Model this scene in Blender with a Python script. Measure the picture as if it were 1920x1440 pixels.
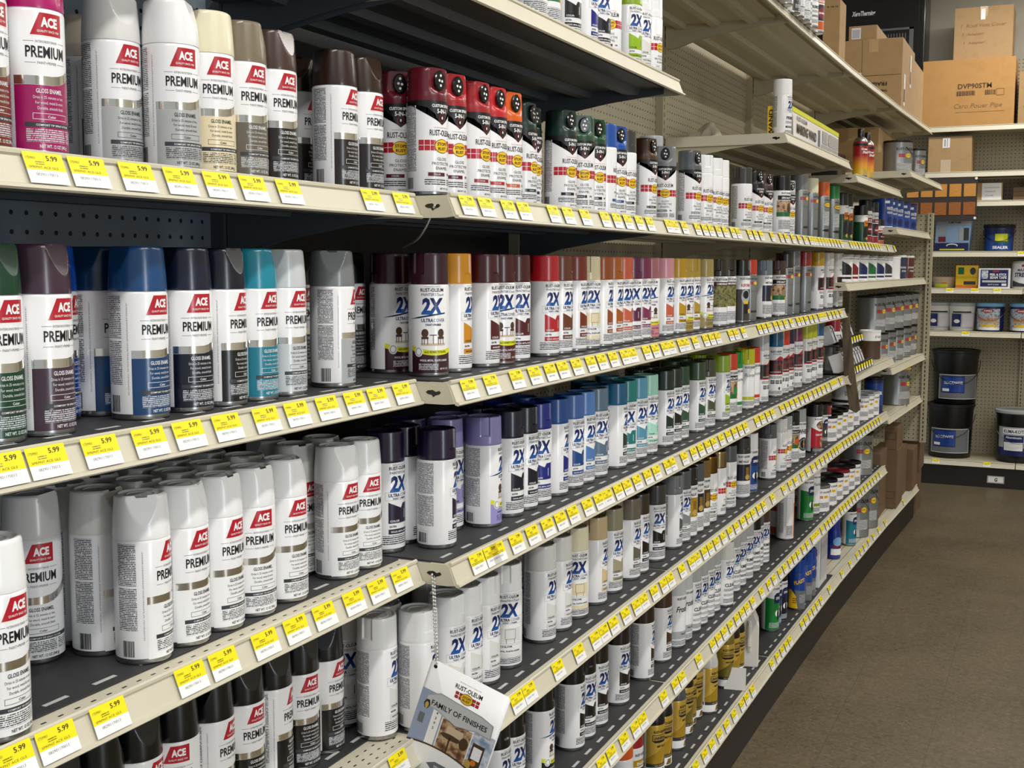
import bpy, bmesh, math, random
from mathutils import Vector, Matrix
for o in list(bpy.data.objects): bpy.data.objects.remove(o, do_unlink=True)
SC = bpy.context.scene; COLL = SC.collection
random.seed(7)
PI = math.pi
# ------------------------------------------------------------------ camera, world, light, exposure
cd = bpy.data.cameras.new('camera'); cam = bpy.data.objects.new('camera', cd); COLL.objects.link(cam)
cd.sensor_width = 36; cd.lens = 2222/1920*36; cd.clip_start = .02; cd.clip_end = 60
YAW, PIT, ROL = math.radians(24.85), math.radians(5.70), math.radians(.14)
_f = Vector((-math.sin(YAW)*math.cos(PIT), math.cos(YAW)*math.cos(PIT), -math.sin(PIT)))
_r0 = Vector((math.cos(YAW), math.sin(YAW), 0)); _u0 = _r0.cross(_f)
_r = _r0*math.cos(ROL)+_u0*math.sin(ROL); _u = -_r0*math.sin(ROL)+_u0*math.cos(ROL)
M = Matrix((_r, _u, -_f)).transposed().to_4x4(); M.translation = Vector((.8716, 0, 1.5996))
cam.matrix_world = M; SC.camera = cam
w = bpy.data.worlds.new('store_light'); SC.world = w; w.use_nodes = True
w.node_tree.nodes['Background'].inputs[0].default_value = (.92, .96, 1, 1)
w.node_tree.nodes['Background'].inputs[1].default_value = .5
SC.view_settings.view_transform = 'Standard'; SC.view_settings.look = 'None'
SC.view_settings.gamma = 1; SC.view_settings.use_curve_mapping = False
SC.view_settings.exposure = -0.2
CEIL = 3.75
LIGHTS = [(1.25, -.8, 58), (1.25, 2.1, 40), (1.25, 5.3, 30), (3.4, 0.4, 75), (3.4, 4.2, 50), (1.2, 8.35, 46), (3.4, 7.6, 50)]
for lx, ly, e in LIGHTS:
    ld = bpy.data.lights.new('tube_light', 'AREA'); ld.shape = 'RECTANGLE'; ld.size = .14; ld.size_y = 2.3
    ld.energy = e; ld.color = (1, .975, .93)
    lo = bpy.data.objects.new('tube_light', ld); COLL.objects.link(lo); lo.location = (lx, ly, CEIL-.10)
    if ly == 8.35: lo.rotation_euler = (0, 0, PI/2)
# cool light of an unseen window, added to streak the cans with highlights
ld = bpy.data.lights.new('streak_light', 'AREA'); ld.shape = 'RECTANGLE'; ld.size = .95; ld.size_y = 2.2; ld.energy = 62; ld.color = (.86, .93, 1)
lo = bpy.data.objects.new('streak_light', ld); COLL.objects.link(lo); lo.location = (5.72, -.45, 1.45); lo.rotation_euler = (PI/2, 0, PI/2)
# ------------------------------------------------------------------ helpers
def lin(h):
    if isinstance(h, str):
        v = [int(h[i:i+2], 16)/255 for i in (0, 2, 4)]
        return tuple(((c+.055)/1.055)**2.4 if c > .04045 else c/12.92 for c in v)
    return h
MATS = {}
def mat(name, col, rough=.5, metal=0, coat=0, noise=0, nscale=30, spec=.5, emit=0):
    if name in MATS: return MATS[name]
    m = bpy.data.materials.new(name); m.use_nodes = True; MATS[name] = m
    nt = m.node_tree; b = nt.nodes['Principled BSDF']
    c = lin(col)
    b.inputs['Roughness'].default_value = rough; b.inputs['Metallic'].default_value = metal
    b.inputs['Coat Weight'].default_value = coat; b.inputs['Coat Roughness'].default_value = .12
    b.inputs['Specular IOR Level'].default_value = spec
    tc = nt.nodes.new('ShaderNodeTexCoord'); n = nt.nodes.new('ShaderNodeTexNoise')
    n.inputs['Scale'].default_value = nscale; n.inputs['Detail'].default_value = 4
    nt.links.new(tc.outputs['Object'], n.inputs['Vector'])
    r = nt.nodes.new('ShaderNodeMapRange'); r.inputs[3].default_value = 1-noise; r.inputs[4].default_value = 1+noise
    nt.links.new(n.outputs['Fac'], r.inputs[0])
    mx = nt.nodes.new('ShaderNodeVectorMath'); mx.operation = 'SCALE'; mx.inputs[0].default_value = c
    nt.links.new(r.outputs[0], mx.inputs['Scale']); nt.links.new(mx.outputs[0], b.inputs['Base Color'])
    if emit:
        b.inputs['Emission Color'].default_value = (*c, 1); b.inputs['Emission Strength'].default_value = emit
    return m
def N(nt, t, **kw):
    n = nt.nodes.new(t)
    for k, v in kw.items(): setattr(n, k, v)
    return n
def math_(nt, op, a, b=None, c=None):
    n = nt.nodes.new('ShaderNodeMath'); n.operation = op
    for i, v in enumerate((a, b, c)):
        if v is None: continue
        if hasattr(v, 'is_linked'): nt.links.new(v, n.inputs[i])
        else: n.inputs[i].default_value = v
    return n.outputs[0]
def objcol(name, rough, coat=0, metal=0, ink=False):
    m = bpy.data.materials.new(name); m.use_nodes = True; MATS[name] = m; nt = m.node_tree; b = nt.nodes['Principled BSDF']
    oi = nt.nodes.new('ShaderNodeObjectInfo')
    b.inputs['Roughness'].default_value = rough; b.inputs['Coat Weight'].default_value = coat; b.inputs['Metallic'].default_value = metal
    b.inputs['Coat Roughness'].default_value = .1
    if ink:
        bw = nt.nodes.new('ShaderNodeRGBToBW'); nt.links.new(oi.outputs['Color'], bw.inputs[0])
        g = math_(nt, 'GREATER_THAN', bw.outputs[0], .28)
        mx = N(nt, 'ShaderNodeMix', data_type='RGBA'); nt.links.new(g, mx.inputs[0])
        mx.inputs[6].default_value = (.75, .76, .78, 1); mx.inputs[7].default_value = (.03, .03, .035, 1)
        nt.links.new(mx.outputs[2], b.inputs['Base Color'])
    else: nt.links.new(oi.outputs['Color'], b.inputs['Base Color'])
    return m
def fine(name, base, ink, rowh=2.2, auto=False, dens=.42):
    """rows of unreadably small print over a plain ground, laid out in the label's own millimetres (UV)"""
    m = bpy.data.materials.new(name); m.use_nodes = True; MATS[name] = m; nt = m.node_tree; b = nt.nodes['Principled BSDF']
    b.inputs['Roughness'].default_value = .3
    uv = nt.nodes.new('ShaderNodeTexCoord'); sp = nt.nodes.new('ShaderNodeSeparateXYZ'); nt.links.new(uv.outputs['UV'], sp.inputs[0])
    row = math_(nt, 'DIVIDE', sp.outputs[1], rowh); fr = math_(nt, 'FRACT', row); fl = math_(nt, 'FLOOR', row)
    a = math_(nt, 'GREATER_THAN', fr, .42)
    cb = nt.nodes.new('ShaderNodeCombineXYZ'); nt.links.new(math_(nt, 'MULTIPLY', sp.outputs[0], .9), cb.inputs[0]); nt.links.new(math_(nt, 'MULTIPLY', fl, 7.3), cb.inputs[1])
    n = nt.nodes.new('ShaderNodeTexNoise'); n.inputs['Scale'].default_value = 1; n.inputs['Detail'].default_value = 2; nt.links.new(cb.outputs[0], n.inputs['Vector'])
    t = math_(nt, 'GREATER_THAN', n.outputs['Fac'], dens); k = math_(nt, 'MULTIPLY', a, t)
    mx = N(nt, 'ShaderNodeMix', data_type='RGBA'); nt.links.new(k, mx.inputs[0])
    if auto:
        oi = nt.nodes.new('ShaderNodeObjectInfo'); nt.links.new(oi.outputs['Color'], mx.inputs[6])
        bw = nt.nodes.new('ShaderNodeRGBToBW'); nt.links.new(oi.outputs['Color'], bw.inputs[0])
        m2 = N(nt, 'ShaderNodeMix', data_type='RGBA'); nt.links.new(math_(nt, 'GREATER_THAN', bw.outputs[0], .28), m2.inputs[0])
        m2.inputs[6].default_value = (.6, .62, .65, 1); m2.inputs[7].default_value = (.05, .05, .06, 1); nt.links.new(m2.outputs[2], mx.inputs[7])
    else:
        mx.inputs[6].default_value = (*lin(base), 1); mx.inputs[7].default_value = (*lin(ink), 1)
    nt.links.new(mx.outputs[2], b.inputs['Base Color'])
    return m
def holes(name, col, pitch=.0272, rad=.13, slots=False, rough=.45):
    m = bpy.data.materials.new(name); m.use_nodes = True; MATS[name] = m; nt = m.node_tree; b = nt.nodes['Principled BSDF']
    tc = nt.nodes.new('ShaderNodeTexCoord'); sp = nt.nodes.new('ShaderNodeSeparateXYZ'); nt.links.new(tc.outputs['Object'], sp.inputs[0])
    fz = math_(nt, 'SUBTRACT', math_(nt, 'FRACT', math_(nt, 'DIVIDE', sp.outputs[2], pitch)), .5)
    if slots:
        k = math_(nt, 'MULTIPLY', math_(nt, 'LESS_THAN', math_(nt, 'ABSOLUTE', fz), .3), math_(nt, 'LESS_THAN', math_(nt, 'ABSOLUTE', sp.outputs[0]), .0032))
    else:
        fx = math_(nt, 'SUBTRACT', math_(nt, 'FRACT', math_(nt, 'DIVIDE', sp.outputs[0], pitch)), .5)
        d = math_(nt, 'ADD', math_(nt, 'MULTIPLY', fx, fx), math_(nt, 'MULTIPLY', fz, fz)); k = math_(nt, 'LESS_THAN', d, rad*rad)
    n = nt.nodes.new('ShaderNodeTexNoise'); n.inputs['Scale'].default_value = 5; nt.links.new(tc.outputs['Object'], n.inputs['Vector'])
    r = nt.nodes.new('ShaderNodeMapRange'); r.inputs[3].default_value = .9; r.inputs[4].default_value = 1.08; nt.links.new(n.outputs['Fac'], r.inputs[0])
    v = nt.nodes.new('ShaderNodeVectorMath'); v.operation = 'SCALE'; v.inputs[0].default_value = lin(col); nt.links.new(r.outputs[0], v.inputs['Scale'])
    mx = N(nt, 'ShaderNodeMix', data_type='RGBA'); nt.links.new(k, mx.inputs[0]); nt.links.new(v.outputs[0], mx.inputs[6]); mx.inputs[7].default_value = (.004, .004, .004, 1)
    nt.links.new(mx.outputs[2], b.inputs['Base Color']); b.inputs['Roughness'].default_value = rough
    return m
def noisecol(name, cols, scale=20, rough=.5, stretch=(1, 1, 1), detail=5, coord='Object', dist=0):
    m = bpy.data.materials.new(name); m.use_nodes = True; MATS[name] = m; nt = m.node_tree; b = nt.nodes['Principled BSDF']
    tc = nt.nodes.new('ShaderNodeTexCoord'); mp = nt.nodes.new('ShaderNodeMapping'); mp.inputs['Scale'].default_value = stretch
    nt.links.new(tc.outputs[coord], mp.inputs[0]); n = nt.nodes.new('ShaderNodeTexNoise'); n.inputs['Scale'].default_value = scale; n.inputs['Detail'].default_value = detail
    n.inputs['Distortion'].default_value = dist
    nt.links.new(mp.outputs[0], n.inputs['Vector']); cr = nt.nodes.new('ShaderNodeValToRGB'); nt.links.new(n.outputs['Fac'], cr.inputs[0])
    e = cr.color_ramp.elements
    for i, c in enumerate(cols):
        p = .3+.4*i/(len(cols)-1)
        if i < 2: e[i].position = p; e[i].color = (*lin(c), 1)
        else: q = e.new(p); q.color = (*lin(c), 1)
    nt.links.new(cr.outputs[0], b.inputs['Base Color']); b.inputs['Roughness'].default_value = rough
    return m
def zramp(name, stops, rough=.3, metal=0):
    """printed colour blend along the label height (UV, mm)"""
    m = bpy.data.materials.new(name); m.use_nodes = True; MATS[name] = m; nt = m.node_tree; b = nt.nodes['Principled BSDF']
    tc = nt.nodes.new('ShaderNodeTexCoord'); sp = nt.nodes.new('ShaderNodeSeparateXYZ'); nt.links.new(tc.outputs['Object'], sp.inputs[0])
    r = nt.nodes.new('ShaderNodeMapRange'); r.inputs[1].default_value = stops[0][0]; r.inputs[2].default_value = stops[-1][0]; nt.links.new(math_(nt, 'MULTIPLY', sp.outputs[2], 1000), r.inputs[0])
    cr = nt.nodes.new('ShaderNodeValToRGB'); nt.links.new(r.outputs[0], cr.inputs[0]); e = cr.color_ramp.elements
    for i, (z, c) in enumerate(stops):
        p = (z-stops[0][0])/(stops[-1][0]-stops[0][0])
        if i < 2: e[i].position = p; e[i].color = (*lin(c), 1)
        else: q = e.new(p); q.color = (*lin(c), 1)
    nt.links.new(cr.outputs[0], b.inputs['Base Color']); b.inputs['Roughness'].default_value = rough; b.inputs['Metallic'].default_value = metal
    return m

class MB:
    """collects shapes and links them as one mesh object"""
    def __init__(s): s.v = []; s.f = []; s.m = []; s.k = 0
    def quad(s, *p):
        i = len(s.v); s.v += [tuple(q) for q in p]; s.f.append(tuple(range(i, i+len(p)))); s.m.append(s.k)
    def box(s, x0, x1, y0, y1, z0, z1):
        i = len(s.v); s.v += [(x, y, z) for x in (x0, x1) for y in (y0, y1) for z in (z0, z1)]
        for f in ((0, 1, 3, 2), (4, 6, 7, 5), (0, 4, 5, 1), (2, 3, 7, 6), (0, 2, 6, 4), (1, 5, 7, 3)):
            s.f.append(tuple(i+j for j in f)); s.m.append(s.k)
    def prism(s, prof, y0, y1, axis='y'):
        """extrude an (x,z) outline along y (or a (y,z) outline along x, or (x,y) along z)"""
        n = len(prof); i = len(s.v)
        for y in (y0, y1):
            for a, b in prof: s.v.append({'y': (a, y, b), 'x': (y, a, b), 'z': (a, b, y)}[axis])
        for j in range(n): s.f.append((i+j, i+(j+1) % n, i+n+(j+1) % n, i+n+j)); s.m.append(s.k)
        s.f.append(tuple(range(i, i+n))[::-1]); s.f.append(tuple(range(i+n, i+2*n))); s.m += [s.k]*2
    def lathe(s, prof, seg=32, c=(0, 0, 0), fn=None, cap=True, mats=None):
        i = len(s.v); n = len(prof)
        for r, z in prof:
            for k in range(seg):
                a = 2*PI*k/seg; p = (r*math.cos(a), r*math.sin(a), z)
                if fn: p = fn(*p)
                s.v.append((p[0]+c[0], p[1]+c[1], p[2]+c[2]))
        for j in range(n-1):
            for k in range(seg):
                s.f.append((i+j*seg+k, i+j*seg+(k+1) % seg, i+(j+1)*seg+(k+1) % seg, i+(j+1)*seg+k)); s.m.append(mats[j] if mats else s.k)
        if cap:
            s.f.append(tuple(i+k for k in range(seg))[::-1]); s.m.append(mats[0] if mats else s.k)
            s.f.append(tuple(i+(n-1)*seg+k for k in range(seg))); s.m.append(mats[-1] if mats else s.k)
    def tube(s, pts, r, seg=8):
        pts = [Vector(p) for p in pts]; i = len(s.v); n = len(pts); up = Vector((0, 0, 1))
        for j, p in enumerate(pts):
            d = (pts[min(j+1, n-1)]-pts[max(j-1, 0)]).normalized(); a = d.cross(up if abs(d.z) < .95 else Vector((1, 0, 0))).normalized(); b = d.cross(a)
            for k in range(seg): s.v.append(tuple(p+a*r*math.cos(2*PI*k/seg)+b*r*math.sin(2*PI*k/seg)))
        for j in range(n-1):
            for k in range(seg): s.f.append((i+j*seg+k, i+j*seg+(k+1) % seg, i+(j+1)*seg+(k+1) % seg, i+(j+1)*seg+k)); s.m.append(s.k)
        s.f.append(tuple(i+k for k in range(seg))); s.f.append(tuple(i+(n-1)*seg+k for k in range(seg))[::-1]); s.m += [s.k]*2
    def mesh(s, name, mats, smooth=None, fix=True):
        me = bpy.data.meshes.new(name); me.from_pydata(s.v, [], s.f)
        for m in (mats if isinstance(mats, (list, tuple)) else [mats]): me.materials.append(m)
        for p, k in zip(me.polygons, s.m): p.material_index = k
        if fix:
            bm = bmesh.new(); bm.from_mesh(me); bmesh.ops.recalc_face_normals(bm, faces=bm.faces); bm.to_mesh(me); bm.free()
        if smooth is not None:
            me.polygons.foreach_set('use_smooth', [True]*len(me.polygons)); me.set_sharp_from_angle(angle=math.radians(smooth))
        me.update(); return me
    def obj(s, name, mats, parent=None, smooth=None, loc=None, rz=None, bevel=0):
        o = link(name, s.mesh(name, mats, smooth), parent)
        if loc: o.location = loc
        if rz is not None: o.rotation_euler = (0, 0, rz)
        if bevel:
            b = o.modifiers.new('bevel', 'BEVEL'); b.width = bevel; b.segments = 2; b.limit_method = 'ANGLE'
        return o
def link(name, me, parent=None):
    o = bpy.data.objects.new(name, me); COLL.objects.link(o)
    if parent: o.parent = parent
    return o
def tag(o, label, cat, group=None):
    o['label'] = label; o['category'] = cat
    if group: o['group'] = group
    return o
def thing(name, label, cat, loc=(0, 0, 0), rz=0, group=None):
    o = bpy.data.objects.new(name, None); COLL.objects.link(o); o.location = loc; o.rotation_euler = (0, 0, rz); o.empty_display_size = .03
    return tag(o, label, cat, group)
def structure(o): o['kind'] = 'structure'; return o
_tc = {}
def text_mesh(s, bold=0, shear=0):
    """outline text as a flat triangle list, normalised to cap height 1"""
    k = (s, bold, shear)
    if k in _tc: return _tc[k]
    cu = bpy.data.curves.new('t', 'FONT'); cu.body = s; cu.offset = bold; cu.resolution_u = 2; cu.shear = shear;
    o = bpy.data.objects.new('t', cu); COLL.objects.link(o)
    dg = bpy.context.evaluated_depsgraph_get(); me = bpy.data.meshes.new_from_object(o.evaluated_get(dg))
    v = [(q.co.x, q.co.y) for q in me.vertices]; f = [tuple(p.vertices) for p in me.polygons]
    bpy.data.objects.remove(o); bpy.data.curves.remove(cu); bpy.data.meshes.remove(me)
    x0 = min(a for a, b in v); x1 = max(a for a, b in v); h = .73
    v = [((a-(x0+x1)/2)/h, b/h) for a, b in v]
    _tc[k] = (v, f, (x1-x0)/h); return _tc[k]
class Dec:
    """printed artwork: flat shapes in millimetres (a = along, z = up) at stacked layers, later laid on a surface"""
    def __init__(s): s.bm = bmesh.new(); s.mats = []; s.L = 0
    def mi(s, m):
        if isinstance(m, str): m = MATS[m]
        if m not in s.mats: s.mats.append(m)
        return s.mats.index(m)
    def poly(s, m, pts, layer=1):
        if sum(p[0]*q[1]-q[0]*p[1] for p, q in zip(pts, pts[1:]+pts[:1])) < 0: pts = pts[::-1]
        vs = [s.bm.verts.new((a, layer, z)) for a, z in pts]; f = s.bm.faces.new(vs); f.material_index = s.mi(m)
        if len(pts) > 4: bmesh.ops.triangulate(s.bm, faces=[f])
        return s
    def rect(s, m, a0, a1, z0, z1, layer=1): return s.poly(m, [(a0, z0), (a1, z0), (a1, z1), (a0, z1)], layer)
    def frame(s, m, a0, a1, z0, z1, t=.5, layer=1):
        s.rect(m, a0, a1, z0, z0+t, layer); s.rect(m, a0, a1, z1-t, z1, layer); s.rect(m, a0, a0+t, z0, z1, layer); return s.rect(m, a1-t, a1, z0, z1, layer)
    def oval(s, m, a, z, ra, rz, layer=1, n=20):
        return s.poly(m, [(a+ra*math.cos(2*PI*k/n), z+rz*math.sin(2*PI*k/n)) for k in range(n)], layer)
    def text(s, m, t, a, z, h, w=None, bold=.012, layer=3, shear=0, rot=0):
        v, f, wd = text_mesh(t, bold, shear); sx = (w/wd) if w else h
        i = s.mi(m); c, sn = math.cos(rot), math.sin(rot)
        vs = [s.bm.verts.new((a+x*sx*c-y*h*sn, layer, z+x*sx*sn+y*h*c)) for x, y in v]
        for q in f:
            try: fc = s.bm.faces.new([vs[j] for j in q]); fc.material_index = i
            except ValueError: pass
        return s
    def bars(s, m, a, z, w, h, n=14, layer=2):
        x = a
        rnd = random.Random(n)
        for k in range(n):
            q = w/n; s.rect(m, x, x+q*rnd.choice((.3, .5, .7)), z, z+h, layer); x += q
        return s
    def build(s, name, mapf, cut=3.2, both=False):
        bm = s.bm
        if cut:
            xs = [v.co.x for v in bm.verts]; x = math.floor(min(xs)/cut)*cut+cut
            while x < max(xs):
                bmesh.ops.bisect_plane(bm, geom=bm.verts[:]+bm.edges[:]+bm.faces[:], plane_co=(x, 0, 0), plane_no=(1, 0, 0)); x += cut
        uv = bm.loops.layers.uv.new('UV'); ns = []
        for f in bm.faces:
            for l in f.loops: l[uv].uv = (l.vert.co.x, l.vert.co.z)
        for v in bm.verts:
            p, n = mapf(v.co.x, v.co.y, v.co.z); v.co = p; ns.append(n)
        me = bpy.data.meshes.new(name); bm.verts.index_update(); bm.to_mesh(me); bm.free()
        for m in s.mats: me.materials.append(m)
        me.polygons.foreach_set('use_smooth', [True]*len(me.polygons)); me.normals_split_custom_set_from_vertices(ns); me.update()
        return me
def wrapf(r, z0=0):
    def f(a, L, z):
        t = a*.001/r; n = Vector((math.cos(t), math.sin(t), 0)); return n*(r+.00012*L)+Vector((0, 0, z*.001+z0)), n
    return f
def planef(o, u, v):
    o, u, v = Vector(o), Vector(u).normalized(), Vector(v).normalized(); n = u.cross(v)
    return lambda a, L, z: (o+u*a*.001+v*z*.001+n*(.0004+.00015*L), n)

# ------------------------------------------------------------------ what stands where (kind, cap, panel colour, x, y, turn, height)
COL={'white':('f0f1f2','white'),'offw':('dfdedb','off-white'),'beige':('cfc3b0','beige'),'ivory':('e6dfc0','ivory'),'taupe':('8a7d66','taupe'),'brownsat':('5a4038','matte brown'),'dkbrown':('3c2318','dark brown'),'espresso':('241812','espresso brown'),'brown':('5a3c26','brown'),'burg':('6e1526','burgundy'),'red':('b3202a','red'),'bred':('d6222c','bright red'),'orange':('f26a1e','orange'),'dgreen':('1d3f36','dark green'),'mgreen':('2f5f45','mid green'),'green':('12552f','green'),'blue':('1a56b0','blue'),'char':('4a4745','charcoal'),'gray':('85898c','grey'),'dgray':('5d6266','dark grey'),'lgray':('a9adb0','light grey'),'black':('101011','black'),'tan':('b09a68','tan'),'magenta':('c01a72','magenta'),'plum':('45182c','plum'),'yellow':('f6a81a','amber yellow'),'maroon':('5f1620','maroon'),'cream':('e6d8b4','cream'),'rust':('8a3018','rust red'),'cbrown':('7a4022','chestnut'),'obrown':('b0561c','orange-brown'),'orange2':('c96a18','dull orange'),'coral':('ee7050','coral'),'purp':('6a1a50','dark magenta'),'mag2':('94305f','raspberry'),'mauve':('c97f88','mauve'),'pink':('e6a0ac','pale pink'),'gold':('e2b010','golden yellow'),'gold2':('d6b040','straw yellow'),'tan2':('c8b068','sand'),'camo':('3a3028','dark olive-brown'),'sblue':('8593a0','silver-blue'),'green2':('0f4a30','forest green'),'purple':('4f3548','dusky purple'),'cobalt':('0b4bb0','cobalt blue'),'navyb':('123a60','deep blue'),'dblue':('174c82','bright blue'),'navy':('141d3c','navy'),'dnavy':('0e142c','midnight navy'),'teal':('1593ad','turquoise'),'clear':('c9cdd0','clear'),'lavender':('9a94cf','lavender'),'royal':('1c2c96','royal blue'),'blueA':('1552a0','medium blue'),'wild':('4a74bf','cornflower blue'),'sky':('5d94dd','sky blue'),'slate':('6c86a0','slate blue'),'tealb':('0d6a96','petrol blue'),'teal2':('16908c','teal'),'lblue':('63b0cf','light blue'),'mint':('a5dcc8','mint'),'dgr':('14342b','very dark green'),'dgr2':('16342c','hunter green'),'sage':('3d5c3e','sage green'),'olive':('5a5a40','olive'),'lime':('9cbd2a','lime green'),'lime2':('b2e01c','vivid lime'),'ored':('f0441c','orange-red'),'fgreen':('15a040','bright green'),'fyel':('dfe410','fluorescent yellow'),'silver':('b0b2b2','silver'),'peach':('d8bf94','peach'),'khaki':('a09a7e','khaki'),'taupe2':('7c7464','warm grey'),'dtaupe':('4a3a2a','dark taupe'),'goldcap':('8a6a30','metallic gold'),'chromeg':('b09a70','brass'),'wgold':('c9a020','gold'),'ogold':('8e7e28','olive gold'),'dpurple':('2a1640','deep purple'),'dpurple2':('2b2260','blue-violet'),'crimson':('a01a30','crimson')}
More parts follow.
